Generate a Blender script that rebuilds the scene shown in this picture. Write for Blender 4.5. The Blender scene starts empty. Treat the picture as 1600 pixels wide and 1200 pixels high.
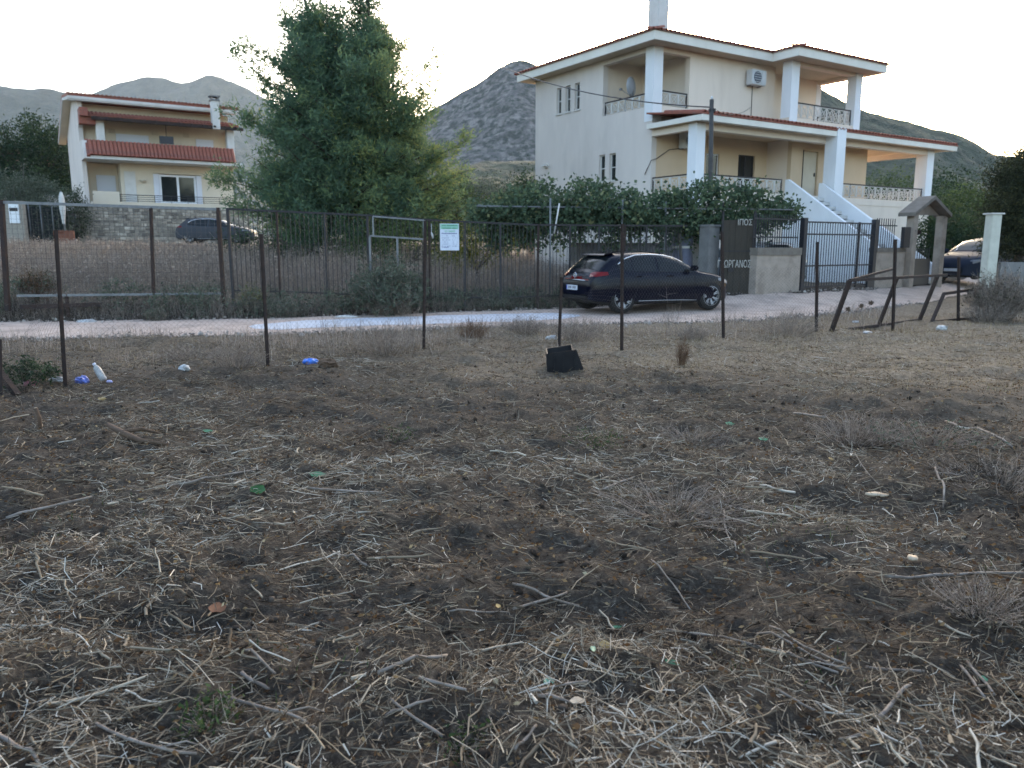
import bpy, bmesh, math, random
import numpy as np
from mathutils import Vector, Matrix

R = random.Random(7)
N = np.random.default_rng(7)
S = bpy.context.scene
COL = S.collection
rad = math.radians

# ------------------------------------------------------------------ camera, world, sun, exposure
EYE = 1.6
FPX = 1230.0
PITCH = math.atan(212 / FPX)
cam_d = bpy.data.cameras.new('camera')
cam = bpy.data.objects.new('camera', cam_d)
COL.objects.link(cam)
cam.location = (0, 0, EYE)
cam.rotation_euler = (math.pi / 2 - PITCH, 0, 0)
cam_d.sensor_fit = 'HORIZONTAL'
cam_d.sensor_width = 36
cam_d.lens = FPX / 1600 * 36
cam_d.clip_start = 0.05
cam_d.clip_end = 9000
cam_d.dof.use_dof = True
cam_d.dof.focus_distance = 5.5
cam_d.dof.aperture_fstop = 3.4
S.camera = cam

SUN_EL, SUN_AZ = rad(13), rad(15)          # azimuth measured from +Y towards +X
world = bpy.data.worlds.new('World')
S.world = world
world.use_nodes = True
wn = world.node_tree.nodes
wl = world.node_tree.links
wn.clear()
w_out = wn.new('ShaderNodeOutputWorld')
w_bg = wn.new('ShaderNodeBackground')
w_sky = wn.new('ShaderNodeTexSky')
w_sky.sky_type = 'NISHITA'
w_sky.sun_disc = False
w_sky.sun_elevation = SUN_EL
w_sky.sun_rotation = SUN_AZ
w_sky.air_density = 0.9
w_sky.dust_density = 3.0
w_sky.ozone_density = 0.8
w_bg.inputs['Strength'].default_value = 0.15
wl.new(w_sky.outputs[0], w_bg.inputs['Color'])
wl.new(w_bg.outputs[0], w_out.inputs['Surface'])

sun_d = bpy.data.lights.new('sun', 'SUN')
sun_d.energy = 0.5
sun_d.angle = rad(45)
sun_d.color = (1.0, 0.86, 0.68)
sun = bpy.data.objects.new('sun', sun_d)
COL.objects.link(sun)
_sd = Vector((math.sin(SUN_AZ) * math.cos(SUN_EL), math.cos(SUN_AZ) * math.cos(SUN_EL), math.sin(SUN_EL)))
sun.rotation_euler = _sd.to_track_quat('Z', 'Y').to_euler()

S.view_settings.view_transform = 'Standard'
S.view_settings.look = 'None'
S.view_settings.exposure = 2.45
S.view_settings.gamma = 1
S.view_settings.use_curve_mapping = False
S.render.engine = 'CYCLES'
S.cycles.max_bounces = 7
S.cycles.diffuse_bounces = 3
S.cycles.glossy_bounces = 3
S.cycles.transmission_bounces = 4
S.cycles.transparent_max_bounces = 8
S.cycles.volume_bounces = 1
S.cycles.caustics_reflective = False
S.cycles.caustics_refractive = False
S.cycles.use_denoising = True


# ------------------------------------------------------------------ picture-to-place helper (measuring only)
_fw = np.array([0, math.cos(PITCH), -math.sin(PITCH)])
_up = np.array([0, math.sin(PITCH), math.cos(PITCH)])


def ray(x, y):
    return np.array([(x - 800) / FPX, 0, 0]) + _up * (600 - y) / FPX + _fw


def at(x, y, Y):
    d = ray(x, y)
    return Vector(np.array([0, 0, EYE]) + d * Y / d[1])


# ------------------------------------------------------------------ tagging
def tag(o, label=None, cat=None, group=None, kind=None):
    if label:
        o['label'] = label
    if cat:
        o['category'] = cat
    if group:
        o['group'] = group
    if kind:
        o['kind'] = kind
    return o


def thing(name, label, cat, loc=(0, 0, 0), rz=0.0, group=None):
    o = bpy.data.objects.new(name, None)
    o.empty_display_size = 0.3
    COL.objects.link(o)
    o.location = loc
    o.rotation_euler = (0, 0, rz)
    return tag(o, label, cat, group)


def link(name, me, mats, parent=None, kind=None, label=None):
    o = bpy.data.objects.new(name, me)
    COL.objects.link(o)
    if mats is not None and len(me.materials) == 0:
        for m in (mats if isinstance(mats, (list, tuple)) else [mats]):
            me.materials.append(m)
    if parent is not None:
        o.parent = parent
    return tag(o, label, None, None, kind)


def copy_tree(o, parent=None):
    c = o.copy()
    COL.objects.link(c)
    if parent is not None:
        c.parent = parent
    for ch in list(o.children):
        copy_tree(ch, c)
    return c


# ------------------------------------------------------------------ materials
MATS = {}


def _new(name):
    m = bpy.data.materials.new(name)
    m.use_nodes = True
    nt = m.node_tree
    nt.nodes.clear()
    out = nt.nodes.new('ShaderNodeOutputMaterial')
    b = nt.nodes.new('ShaderNodeBsdfPrincipled')
    nt.links.new(b.outputs[0], out.inputs[0])
    MATS[name] = m
    return m, nt, b, out


def c4(c):
    return (c[0], c[1], c[2], 1)


def M(name, c1, c2=None, scale=6.0, rough=0.85, bump=0.0, bscale=40.0, metal=0.0, spec=0.3, detail=6, lo=0.35, hi=0.65,
      stretch=(1, 1, 1), coat=0.0, c3=None, scale3=1.0, lo3=0.45, hi3=0.7, bdist=0.02):
    m, nt, b, out = _new(name)
    L = nt.links
    b.inputs['Roughness'].default_value = rough
    b.inputs['Metallic'].default_value = metal
    b.inputs['Specular IOR Level'].default_value = spec
    b.inputs['Coat Weight'].default_value = coat
    b.inputs['Coat Roughness'].default_value = 0.05
    if c2 is None:
        b.inputs['Base Color'].default_value = c4(c1)
    tc = nt.nodes.new('ShaderNodeTexCoord')
    mp = nt.nodes.new('ShaderNodeMapping')
    mp.inputs['Scale'].default_value = stretch
    L.new(tc.outputs['Object'], mp.inputs[0])

    def noise(sc, det):
        n = nt.nodes.new('ShaderNodeTexNoise')
        n.inputs['Scale'].default_value = sc
        n.inputs['Detail'].default_value = det
        n.inputs['Roughness'].default_value = 0.62
        L.new(mp.outputs[0], n.inputs['Vector'])
        return n

    def rng(n, a, c):
        r = nt.nodes.new('ShaderNodeMapRange')
        r.inputs[1].default_value = a
        r.inputs[2].default_value = c
        L.new(n.outputs[0], r.inputs[0])
        return r
    if c2 is not None:
        mx = nt.nodes.new('ShaderNodeMix')
        mx.data_type = 'RGBA'
        mx.inputs[6].default_value = c4(c1)
        mx.inputs[7].default_value = c4(c2)
        L.new(rng(noise(scale, detail), lo, hi).outputs[0], mx.inputs[0])
        src = mx.outputs[2]
        if c3 is not None:
            m2 = nt.nodes.new('ShaderNodeMix')
            m2.data_type = 'RGBA'
            L.new(src, m2.inputs[6])
            m2.inputs[7].default_value = c4(c3)
            L.new(rng(noise(scale3, 5), lo3, hi3).outputs[0], m2.inputs[0])
            src = m2.outputs[2]
        L.new(src, b.inputs['Base Color'])
    if bump:
        bp = nt.nodes.new('ShaderNodeBump')
        bp.inputs['Strength'].default_value = bump
        bp.inputs['Distance'].default_value = bdist
        L.new(noise(bscale, 5).outputs[0], bp.inputs['Height'])
        L.new(bp.outputs[0], b.inputs['Normal'])
    return m


def TINT(name, stops, rough=0.8, trans=0.0, spec=0.2, tcol=None, objvar=0.0):
    """colour from a per-piece random value stored as attribute 'tint' (piece to piece variation of paint or leaf)"""
    m, nt, b, out = _new(name)
    L = nt.links
    a = nt.nodes.new('ShaderNodeAttribute')
    a.attribute_name = 'tint'
    r = nt.nodes.new('ShaderNodeValToRGB')
    el = r.color_ramp.elements
    while len(el) > 1:
        el.remove(el[-1])
    el[0].position = stops[0][0]
    el[0].color = c4(stops[0][1])
    for p, c in stops[1:]:
        e = el.new(p)
        e.color = c4(c)
    L.new(a.outputs['Fac'], r.inputs[0])
    L.new(r.outputs[0], b.inputs['Base Color'])
    b.inputs['Roughness'].default_value = rough
    b.inputs['Specular IOR Level'].default_value = spec
    if trans > 0:
        t = nt.nodes.new('ShaderNodeBsdfTranslucent')
        mx = nt.nodes.new('ShaderNodeMixShader')
        mx.inputs[0].default_value = trans
        L.new(r.outputs[0], t.inputs['Color'])
        L.new(b.outputs[0], mx.inputs[1])
        L.new(t.outputs[0], mx.inputs[2])
        L.new(mx.outputs[0], out.inputs[0])
    return m


def GLASS(name, col=(0.01, 0.012, 0.014), rough=0.04, see=0.0, spec=0.6):
    m, nt, b, out = _new(name)
    b.inputs['Base Color'].default_value = c4(col)
    b.inputs['Roughness'].default_value = rough
    b.inputs['Specular IOR Level'].default_value = spec
    if see:
        t = nt.nodes.new('ShaderNodeBsdfTransparent')
        t.inputs[0].default_value = (0.75, 0.8, 0.8, 1)
        mx = nt.nodes.new('ShaderNodeMixShader')
        mx.inputs[0].default_value = see
        nt.links.new(b.outputs[0], mx.inputs[1])
        nt.links.new(t.outputs[0], mx.inputs[2])
        nt.links.new(mx.outputs[0], out.inputs[0])
    return m


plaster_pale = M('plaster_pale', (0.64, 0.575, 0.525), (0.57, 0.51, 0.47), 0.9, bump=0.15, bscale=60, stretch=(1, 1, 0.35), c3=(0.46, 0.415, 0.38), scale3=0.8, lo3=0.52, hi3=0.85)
plaster_cream = M('plaster_cream', (0.74, 0.635, 0.535), (0.68, 0.58, 0.485), 0.8, bump=0.15, bscale=60, stretch=(1, 1, 0.25), c3=(0.54, 0.45, 0.37), scale3=0.9, lo3=0.55, hi3=0.9)
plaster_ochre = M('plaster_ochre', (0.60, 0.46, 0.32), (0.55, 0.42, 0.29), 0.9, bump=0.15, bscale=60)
plaster_yellow = M('plaster_yellow', (0.64, 0.56, 0.44), (0.58, 0.50, 0.39), 0.8, bump=0.15, bscale=60, stretch=(1, 1, 0.4))
white_paint = M('white_paint', (0.76, 0.77, 0.79), (0.68, 0.69, 0.71), 1.2, bump=0.1, bscale=50, stretch=(1, 1, 0.4))
fascia_flare_warm = M('fascia_flare_warm', (0.74, 0.70, 0.63), (0.66, 0.62, 0.555), 1.2, stretch=(1, 1, .4))  # warm flare glow on fascia and gutter is put into the base colour
white_dull = M('white_dull', (0.62, 0.60, 0.57), (0.52, 0.50, 0.47), 1.5, bump=0.1, bscale=50)
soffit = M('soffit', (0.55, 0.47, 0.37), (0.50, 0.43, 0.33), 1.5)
tile_red = M('tile_red', (0.30, 0.10, 0.065), (0.22, 0.075, 0.055), 7, rough=0.75, bump=0.3, bscale=30, c3=(0.16, 0.09, 0.075), scale3=3, lo3=0.5, hi3=0.75)
timber_dark = M('timber_dark', (0.05, 0.035, 0.03), (0.03, 0.022, 0.02), 8)
iron_dark = M('iron_dark', (0.022, 0.022, 0.026), (0.035, 0.03, 0.03), 20, rough=0.6)
iron_black = M('iron_black', (0.013, 0.014, 0.02), (0.02, 0.02, 0.025), 20, rough=0.45, spec=0.5)
rust = M('rust', (0.026, 0.018, 0.016), (0.05, 0.029, 0.022), 14, rough=0.85, bump=0.3, bscale=120, c3=(0.025, 0.02, 0.02), scale3=5)
galv = M('galv', (0.20, 0.205, 0.21), (0.14, 0.145, 0.15), 10, rough=0.55, metal=0.3)
steel_grey = M('steel_grey', (0.10, 0.115, 0.14), (0.08, 0.09, 0.11), 10, rough=0.5)
wire_grey = M('wire_grey', (0.08, 0.07, 0.065), rough=0.7)
concrete = M('concrete', (0.21, 0.205, 0.20), (0.15, 0.147, 0.145), 3, bump=0.3, bscale=40, c3=(0.14, 0.135, 0.13), scale3=1.2, lo3=0.55, hi3=0.8)
wall_beige = M('wall_beige', (0.36, 0.30, 0.25), (0.28, 0.235, 0.195), 3, bump=0.5, bscale=35, c3=(0.20, 0.16, 0.13), scale3=1.5, lo3=0.5, hi3=0.8)
wall_coping = M('wall_coping', (0.19, 0.165, 0.14), (0.145, 0.125, 0.105), 5, bump=0.3)
brown_board = M('brown_board', (0.045, 0.036, 0.027), (0.03, 0.026, 0.02), 6, rough=0.7, stretch=(4, 4, 0.6))
stone_m = TINT('stone_face', [(0, (0.16, 0.14, 0.12)), (0.4, (0.29, 0.255, 0.21)), (0.75, (0.44, 0.385, 0.315)), (1, (0.60, 0.53, 0.44))], rough=0.9)
mortar = M('mortar', (0.32, 0.285, 0.24), (0.24, 0.215, 0.18), 8, bump=0.4)
dark_glass = GLASS('dark_glass', (0.012, 0.016, 0.02), 0.06)
car_glass = GLASS('car_glass', (0.012, 0.015, 0.017), 0.08, see=0.35, spec=0.4)
tinted_glass = GLASS('tinted_glass', (0.06, 0.075, 0.085), 0.25, spec=0.05)
paint_black = M('paint_black', (0.003, 0.004, 0.011), rough=0.16, spec=0.2)
paint_grey = M('paint_grey', (0.055, 0.06, 0.07), rough=0.4, spec=0.04)
paint_blue = M('paint_blue', (0.03, 0.038, 0.06), rough=0.5, spec=0.04)
paint_silver = M('paint_silver', (0.22, 0.25, 0.27), rough=0.3, spec=0.4)
rubber = M('rubber', (0.012, 0.012, 0.012), (0.02, 0.019, 0.018), 30, rough=0.9)
black_plastic = M('black_plastic', (0.012, 0.012, 0.013), rough=0.55)
bucket_plastic = M('bucket_plastic', (0.010, 0.010, 0.012), (0.016, 0.016, 0.018), 9, rough=0.55, spec=0.15)
alloy = M('alloy', (0.34, 0.345, 0.36), rough=0.4, metal=0.4)
chrome = M('chrome', (0.65, 0.66, 0.68), rough=0.15, metal=0.9)
lamp_red = M('lamp_red', (0.14, 0.005, 0.006), rough=0.2, spec=0.3)
lamp_clear = M('lamp_clear', (0.22, 0.23, 0.25), rough=0.25, spec=0.3)
plate_white = M('plate_white', (0.55, 0.57, 0.62), rough=0.4)
plate_blue = M('plate_blue', (0.03, 0.05, 0.30), rough=0.4)
ink = M('ink', (0.02, 0.02, 0.04), rough=0.6)
sign_white = M('sign_white', (0.62, 0.66, 0.74), (0.56, 0.60, 0.68), 6, rough=0.5)
sign_green = M('sign_green', (0.24, 0.47, 0.36), rough=0.5)
sign_ink = M('sign_ink', (0.16, 0.18, 0.30), rough=0.5)
sign_ink_green = M('sign_ink_green', (0.07, 0.22, 0.15), rough=0.5)
letter_white = M('letter_white', (0.46, 0.44, 0.40), (0.34, 0.32, 0.29), 10)
ac_white = M('ac_white', (0.58, 0.59, 0.60), (0.52, 0.53, 0.54), 4, rough=0.5)
dish_grey = M('dish_grey', (0.33, 0.34, 0.37), rough=0.45)
shutter_w = M('shutter_w', (0.60, 0.61, 0.66), rough=0.5)
door_cream = M('door_cream', (0.62, 0.56, 0.45), (0.57, 0.51, 0.41), 2)
bark = M('bark', (0.075, 0.058, 0.047), (0.04, 0.032, 0.027), 12, bump=0.6, bscale=25, stretch=(1, 1, 0.3))
bark_grey = M('bark_grey', (0.12, 0.105, 0.09), (0.07, 0.06, 0.052), 12, bump=0.6, bscale=25, stretch=(1, 1, 0.3))
plastic_blue = M('plastic_blue', (0.03, 0.13, 0.55), (0.05, 0.2, 0.65), 15, rough=0.35, spec=0.5)
plastic_navy = M('plastic_navy', (0.08, 0.12, 0.42), (0.12, 0.17, 0.5), 15, rough=0.35)
plastic_white = M('plastic_white', (0.50, 0.51, 0.52), (0.28, 0.27, 0.26), 14, rough=0.4)
plastic_pink = M('plastic_pink', (0.50, 0.16, 0.22), (0.40, 0.11, 0.17), 20, rough=0.5)
plastic_green = M('plastic_green', (0.05, 0.28, 0.12), rough=0.4)
tarp_blue = M('tarp_blue', (0.12, 0.13, 0.19), (0.17, 0.18, 0.24), 4, rough=0.6)
wood_pale = M('wood_pale', (0.50, 0.41, 0.30), (0.38, 0.30, 0.22), 20, bump=0.3, stretch=(1, 6, 6))
wood_stump = M('wood_stump', (0.11, 0.07, 0.045), (0.07, 0.045, 0.03), 12, bump=0.5)
stick_m = M('stick_bark', (0.17, 0.14, 0.115), (0.26, 0.225, 0.195), 25, bump=0.3, c3=(0.13, 0.10, 0.08), scale3=9)
brick_m = M('brick_clay', (0.22, 0.085, 0.05), (0.16, 0.065, 0.042), 12, bump=0.3)
screen_m = M('screen_net', (0.016, 0.017, 0.014), (0.022, 0.02, 0.017), 5, rough=0.9)


# ------------------------------------------------------------------ numpy mesh helpers
def np_mesh(name, V, F, mat=None, parent=None, tint=None, smooth=False, kind=None, extra=None):
    V = np.ascontiguousarray(V, dtype=np.float32).reshape(-1, 3)
    F = np.ascontiguousarray(F, dtype=np.int32)
    k = F.shape[1]
    me = bpy.data.meshes.new(name)
    me.vertices.add(len(V))
    me.vertices.foreach_set('co', V.ravel())
    me.loops.add(F.size)
    me.loops.foreach_set('vertex_index', F.ravel())
    me.polygons.add(len(F))
    me.polygons.foreach_set('loop_start', np.arange(0, F.size, k, dtype=np.int32))
    if smooth:
        me.polygons.foreach_set('use_smooth', np.ones(len(F), dtype=bool))
    if tint is not None:
        a = me.attributes.new('tint', 'FLOAT', 'FACE')
        a.data.foreach_set('value', np.ascontiguousarray(tint, dtype=np.float32))
    for nm, vals in (extra or {}).items():
        a = me.attributes.new(nm, 'FLOAT', 'POINT')
        a.data.foreach_set('value', np.ascontiguousarray(vals, dtype=np.float32))
    me.update(calc_edges=True)
    return link(name, me, mat, parent, kind)


def unit(a):
    return a / (np.linalg.norm(a, axis=-1, keepdims=True) + 1e-9)


def rdir(n):
    return unit(N.normal(size=(n, 3)))


def stick_geo(P, r, sides=3):
    """P: (n,k,3) centre lines, r: (n,k) radii -> verts, quads, faces per stick"""
    n, k, _ = P.shape
    d = unit(P[:, -1] - P[:, 0])
    a = unit(np.cross(d, rdir(n)))
    b = np.cross(d, a)
    th = np.arange(sides) * 2 * math.pi / sides
    ring = a[:, None, None, :] * np.cos(th)[None, None, :, None] + b[:, None, None, :] * np.sin(th)[None, None, :, None]
    V = P[:, :, None, :] + ring * r[:, :, None, None]
    base = np.arange(n)[:, None, None] * (k * sides)
    i = np.arange(k - 1)[None, :, None] * sides
    j = np.arange(sides)[None, None, :]
    j2 = (j + 1) % sides
    F = np.stack([base + i + j, base + i + j2, base + i + sides + j2, base + i + sides + j], -1)
    return V.reshape(-1, 3), F.reshape(-1, 4), (k - 1) * sides


def leaf_geo(C, L, W, d=None, flat=0.0):
    """diamond leaves: C centres (n,3), length, width, optional direction"""
    n = len(C)
    if d is None:
        d = rdir(n)
    s = rdir(n)
    if flat:
        s = unit(s * (1 - flat) + unit(np.cross(d, np.tile([0, 0, 1.0], (n, 1)))) * flat)
    w = unit(np.cross(d, s))
    L = np.broadcast_to(np.asarray(L, dtype=float), (n,))[:, None]
    W = np.broadcast_to(np.asarray(W, dtype=float), (n,))[:, None]
    V = np.stack([C - d * L * .5, C + w * W * .5, C + d * L * .5, C - w * W * .5], 1)
    F = np.arange(n * 4).reshape(n, 4)
    return V.reshape(-1, 3), F


def ribbon_geo(P0, P1, r):
    """flat straws: one quad each"""
    n = len(P0)
    d = unit(P1 - P0)
    s = unit(np.cross(d, unit(np.array([0, 0, 1.0]) + N.normal(0, .6, (n, 3)))))
    V = np.stack([P0 - s * r[:, None], P0 + s * r[:, None], P1 + s * (r * .75)[:, None], P1 - s * (r * .75)[:, None]], 1)
    return V.reshape(-1, 3), np.arange(n * 4).reshape(n, 4), 1


def ribbon_bent(P, r):
    """flat straws with a kink: three cross lines, two quads"""
    n = len(P)
    d = unit(P[:, 2] - P[:, 0])
    s = unit(np.cross(d, unit(np.array([0, 0, 1.0]) + N.normal(0, .6, (n, 3)))))
    V = np.stack([P[:, 0] - s * r[:, None], P[:, 0] + s * r[:, None], P[:, 1] - s * r[:, None], P[:, 1] + s * r[:, None], P[:, 2] - s * (r * .6)[:, None], P[:, 2] + s * (r * .6)[:, None]], 1)
    b = np.arange(n)[:, None, None] * 6
    F = b + np.array([[0, 1, 3, 2], [2, 3, 5, 4]])[None]
    return V.reshape(-1, 3), F.reshape(-1, 4), 2


def needle_geo(P, L, W, d):
    """needle tufts: one slim triangle each, from its base outwards"""
    n = len(P)
    w = unit(np.cross(d, rdir(n))) * (np.asarray(W) * .5)[:, None]
    V = np.stack([P - w, P + w, P + d * np.asarray(L)[:, None]], 1)
    return V.reshape(-1, 3), np.arange(n * 3).reshape(n, 3)


def _hash(ix, iy, seed):
    h = (ix.astype(np.int64) * 374761393 + iy.astype(np.int64) * 668265263 + seed * 974634777) & 0xffffffff
    h = ((h ^ (h >> 13)) * 1274126177) & 0xffffffff
    h = h ^ (h >> 16)
    return (h & 0xffff) / 65535.0


def vnoise(x, y, seed=0):
    x = np.asarray(x, dtype=float)
    y = np.asarray(y, dtype=float)
    ix = np.floor(x)
    iy = np.floor(y)
    fx = x - ix
    fy = y - iy
    fx = fx * fx * (3 - 2 * fx)
    fy = fy * fy * (3 - 2 * fy)
    a = _hash(ix, iy, seed)
    b = _hash(ix + 1, iy, seed)
    c = _hash(ix, iy + 1, seed)
    d = _hash(ix + 1, iy + 1, seed)
    return (a * (1 - fx) + b * fx) * (1 - fy) + (c * (1 - fx) + d * fx) * fy


def fbm(x, y, seed=0, octv=4, gain=0.5):
    s = 0
    amp = 1
    tot = 0
    for o in range(octv):
        s = s + amp * vnoise(np.asarray(x) * 2 ** o + 17.3 * o, np.asarray(y) * 2 ** o - 9.1 * o, seed + o)
        tot += amp
        amp *= gain
    return s / tot


def sstep(a, b, x):
    t = np.clip((np.asarray(x, dtype=float) - a) / (b - a), 0, 1)
    return t * t * (3 - 2 * t)


# ------------------------------------------------------------------ small solid builder
class B:
    """collects solids, then links them as one mesh object"""

    def __init__(self):
        self.v = []
        self.f = []
        self.s = []

    def add(self, V, F, smooth=False):
        o = len(self.v)
        self.v += [tuple(p) for p in V]
        self.f += [tuple(i + o for i in q) for q in F]
        self.s += [smooth] * len(F)
        return self

    def box(self, x0, x1, y0, y1, z0, z1):
        V = [(x0, y0, z0), (x1, y0, z0), (x1, y1, z0), (x0, y1, z0), (x0, y0, z1), (x1, y0, z1), (x1, y1, z1), (x0, y1, z1)]
        return self.add(V, [(3, 2, 1, 0), (4, 5, 6, 7), (0, 1, 5, 4), (1, 2, 6, 5), (2, 3, 7, 6), (3, 0, 4, 7)])

    def prism(self, poly, axis, a0, a1):
        """poly: 2-D outline in the plane across axis ('x': (y,z), 'y': (x,z), 'z': (x,y))"""
        n = len(poly)

        def P(p, a):
            return {'x': (a, p[0], p[1]), 'y': (p[0], a, p[1]), 'z': (p[0], p[1], a)}[axis]
        V = [P(p, a0) for p in poly] + [P(p, a1) for p in poly]
        F = [tuple(range(n))[::-1], tuple(range(n, 2 * n))] + [(i, (i + 1) % n, n + (i + 1) % n, n + i) for i in range(n)]
        return self.add(V, F)

    def tube(self, pts, r, n=6, cap=True, smooth=True):
        pts = [Vector(p) for p in pts]
        rs = r if isinstance(r, (list, tuple)) else [r] * len(pts)
        V = []
        for i, p in enumerate(pts):
            d = (pts[min(i + 1, len(pts) - 1)] - pts[max(i - 1, 0)]).normalized()
            a = d.cross(Vector((0, 0, 1)) if abs(d.z) < 0.95 else Vector((1, 0, 0))).normalized()
            b = d.cross(a)
            V += [p + (a * math.cos(2 * math.pi * k / n) + b * math.sin(2 * math.pi * k / n)) * rs[i] for k in range(n)]
        F = []
        for i in range(len(pts) - 1):
            for k in range(n):
                F.append((i * n + k, i * n + (k + 1) % n, (i + 1) * n + (k + 1) % n, (i + 1) * n + k))
        self.add(V, F, smooth)
        if cap:
            o = len(self.v) - len(V)
            self.f.append(tuple(o + k for k in range(n))[::-1])
            self.f.append(tuple(o + (len(pts) - 1) * n + k for k in range(n)))
            self.s += [False, False]
        return self

    def bar(self, p0, p1, w, h=None):
        """square bar between two points"""
        h = h or w
        p0 = Vector(p0)
        p1 = Vector(p1)
        d = (p1 - p0).normalized()
        a = d.cross(Vector((0, 0, 1)) if abs(d.z) < 0.95 else Vector((0, 1, 0))).normalized() * w * .5
        b = d.cross(a).normalized() * h * .5
        V = [p0 - a - b, p0 + a - b, p0 + a + b, p0 - a + b, p1 - a - b, p1 + a - b, p1 + a + b, p1 - a + b]
        return self.add(V, [(3, 2, 1, 0), (4, 5, 6, 7), (0, 1, 5, 4), (1, 2, 6, 5), (2, 3, 7, 6), (3, 0, 4, 7)])

    def lathe(self, prof, n=20, axis='z', c=(0, 0, 0), smooth=True):
        V = []
        for (r, h) in prof:
            for k in range(n):
                a = 2 * math.pi * k / n
                p = (r * math.cos(a), r * math.sin(a), h)
                if axis == 'y':
                    p = (p[0], p[2], p[1])
                elif axis == 'x':
                    p = (p[2], p[0], p[1])
                V.append((p[0] + c[0], p[1] + c[1], p[2] + c[2]))
        F = []
        for i in range(len(prof) - 1):
            for k in range(n):
                F.append((i * n + k, i * n + (k + 1) % n, (i + 1) * n + (k + 1) % n, (i + 1) * n + k))
        return self.add(V, F, smooth)

    def wall(self, plane, pos, th, a0, a1, z0, z1, holes):
        """upright wall with openings. plane 'x': lies at x=pos..pos+th, runs along y; 'y': lies at y=pos..pos+th, runs along x"""
        A = sorted({a0, a1, *[h[0] for h in holes], *[h[1] for h in holes]})
        Z = sorted({z0, z1, *[h[2] for h in holes], *[h[3] for h in holes]})
        A = [a for a in A if a0 <= a <= a1]
        Z = [z for z in Z if z0 <= z <= z1]

        def solid(i, j):
            if i < 0 or j < 0 or i >= len(A) - 1 or j >= len(Z) - 1:
                return False
            ca = (A[i] + A[i + 1]) / 2
            cz = (Z[j] + Z[j + 1]) / 2
            return not any(h[0] < ca < h[1] and h[2] < cz < h[3] for h in holes)

        def P(a, z, t):
            return (pos + t, a, z) if plane == 'x' else (a, pos + t, z)
        for i in range(len(A) - 1):
            for j in range(len(Z) - 1):
                if not solid(i, j):
                    continue
                a, b, c, d = A[i], A[i + 1], Z[j], Z[j + 1]
                self.add([P(a, c, 0), P(b, c, 0), P(b, d, 0), P(a, d, 0)], [(0, 1, 2, 3)])
                self.add([P(a, c, th), P(b, c, th), P(b, d, th), P(a, d, th)], [(3, 2, 1, 0)])
                for (ii, jj, e) in ((i - 1, j, [(a, c), (a, d)]), (i + 1, j, [(b, c), (b, d)]), (i, j - 1, [(a, c), (b, c)]), (i, j + 1, [(a, d), (b, d)])):
                    if not solid(ii, jj):
                        (p, q), (r_, s_) = e
                        self.add([P(p, q, 0), P(r_, s_, 0), P(r_, s_, th), P(p, q, th)], [(0, 1, 2, 3)])
        return self

    def mesh(self, name):
        me = bpy.data.meshes.new(name)
        me.from_pydata(self.v, [], self.f)
        me.polygons.foreach_set('use_smooth', self.s)
        me.update()
        return me

    def build(self, name, mat, parent=None, kind=None, label=None, bevel=0.0, recalc=True):
        me = self.mesh(name)
        if recalc or bevel:
            bm = bmesh.new()
            bm.from_mesh(me)
            if bevel:
                bmesh.ops.bevel(bm, geom=bm.edges[:], offset=bevel, segments=2, affect='EDGES', clamp_overlap=True)
            bmesh.ops.recalc_face_normals(bm, faces=bm.faces)
            bm.to_mesh(me)
            bm.free()
        return link(name, me, mat, parent, kind, label)


# ------------------------------------------------------------------ terrain
ROAD_NEAR = [(-60, 1), (-30, 8.6), (-16, 12.3), (-9.08, 13.85), (-4.67, 14.5), (-1.8, 15.7), (2.75, 16.85), (4.66, 17.3), (7.64, 19.2), (12, 23.2), (18, 30), (30, 45), (44, 62)]
ROAD_FAR = [(-62, 4), (-32, 11.6), (-18, 15.4), (-11.3, 17.2), (-5.9, 18.05), (-3.15, 19.2), (1.04, 21.0), (5.6, 22.7), (8.7, 23.9), (12, 26.0), (14.6, 28.0), (17.5, 31.5), (28, 47), (42, 64)]
_rn = np.array(ROAD_NEAR, float)
_rf = np.array(ROAD_FAR, float)


def road_near_y(x):
    return np.interp(x, _rn[:, 0], _rn[:, 1])


def road_far_y(x):
    return np.interp(x, _rf[:, 0], _rf[:, 1])


def base_h(x, y):
    x = np.asarray(x, float)
    y = np.asarray(y, float)
    tt = y - road_far_y(x)
    left = 1 - sstep(-1.5, 5.0, x)
    bank = np.clip(0.3 - (x + 7) * 0.04, 0.05, 0.37) * sstep(0.0, 0.7, tt)
    field = 0.054 * np.clip(tt - 1, 0, 27.5)
    right = 0.34 * sstep(-2.4, 0.6, tt) * sstep(1.0, 6.5, x)
    far = 0.012 * np.clip(y - 60, 0, 700)
    h = left * (bank + field) + (1 - left) * right + far
    # low heap of turned earth and a hollow on the near right
    h = h + 0.10 * np.exp(-(((x - 2.75) / 0.9) ** 2 + ((y - 5.5) / 0.7) ** 2)) - 0.08 * np.exp(-(((x - 2.2) / 0.5) ** 2 + ((y - 4.75) / 0.35) ** 2))
    h = h + 0.05 * np.exp(-(((x - 0.6) / 0.8) ** 2 + ((y - 4.2) / 0.5) ** 2)) - 0.06 * np.exp(-(((x - 0.35) / 0.4) ** 2 + ((y - 3.35) / 0.25) ** 2))
    h = h - 0.05 * np.exp(-(((x + 1.35) / 0.5) ** 2 + ((y - 3.1) / 0.2) ** 2)) + 0.05 * np.exp(-(((x - 5.2) / 1.6) ** 2 + ((y - 8.3) / 0.5) ** 2))
    return h


def road_mask(x, y):
    return sstep(-0.35, 0.1, y - road_near_y(x)) * sstep(-0.35, 0.1, road_far_y(x) - y)


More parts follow.
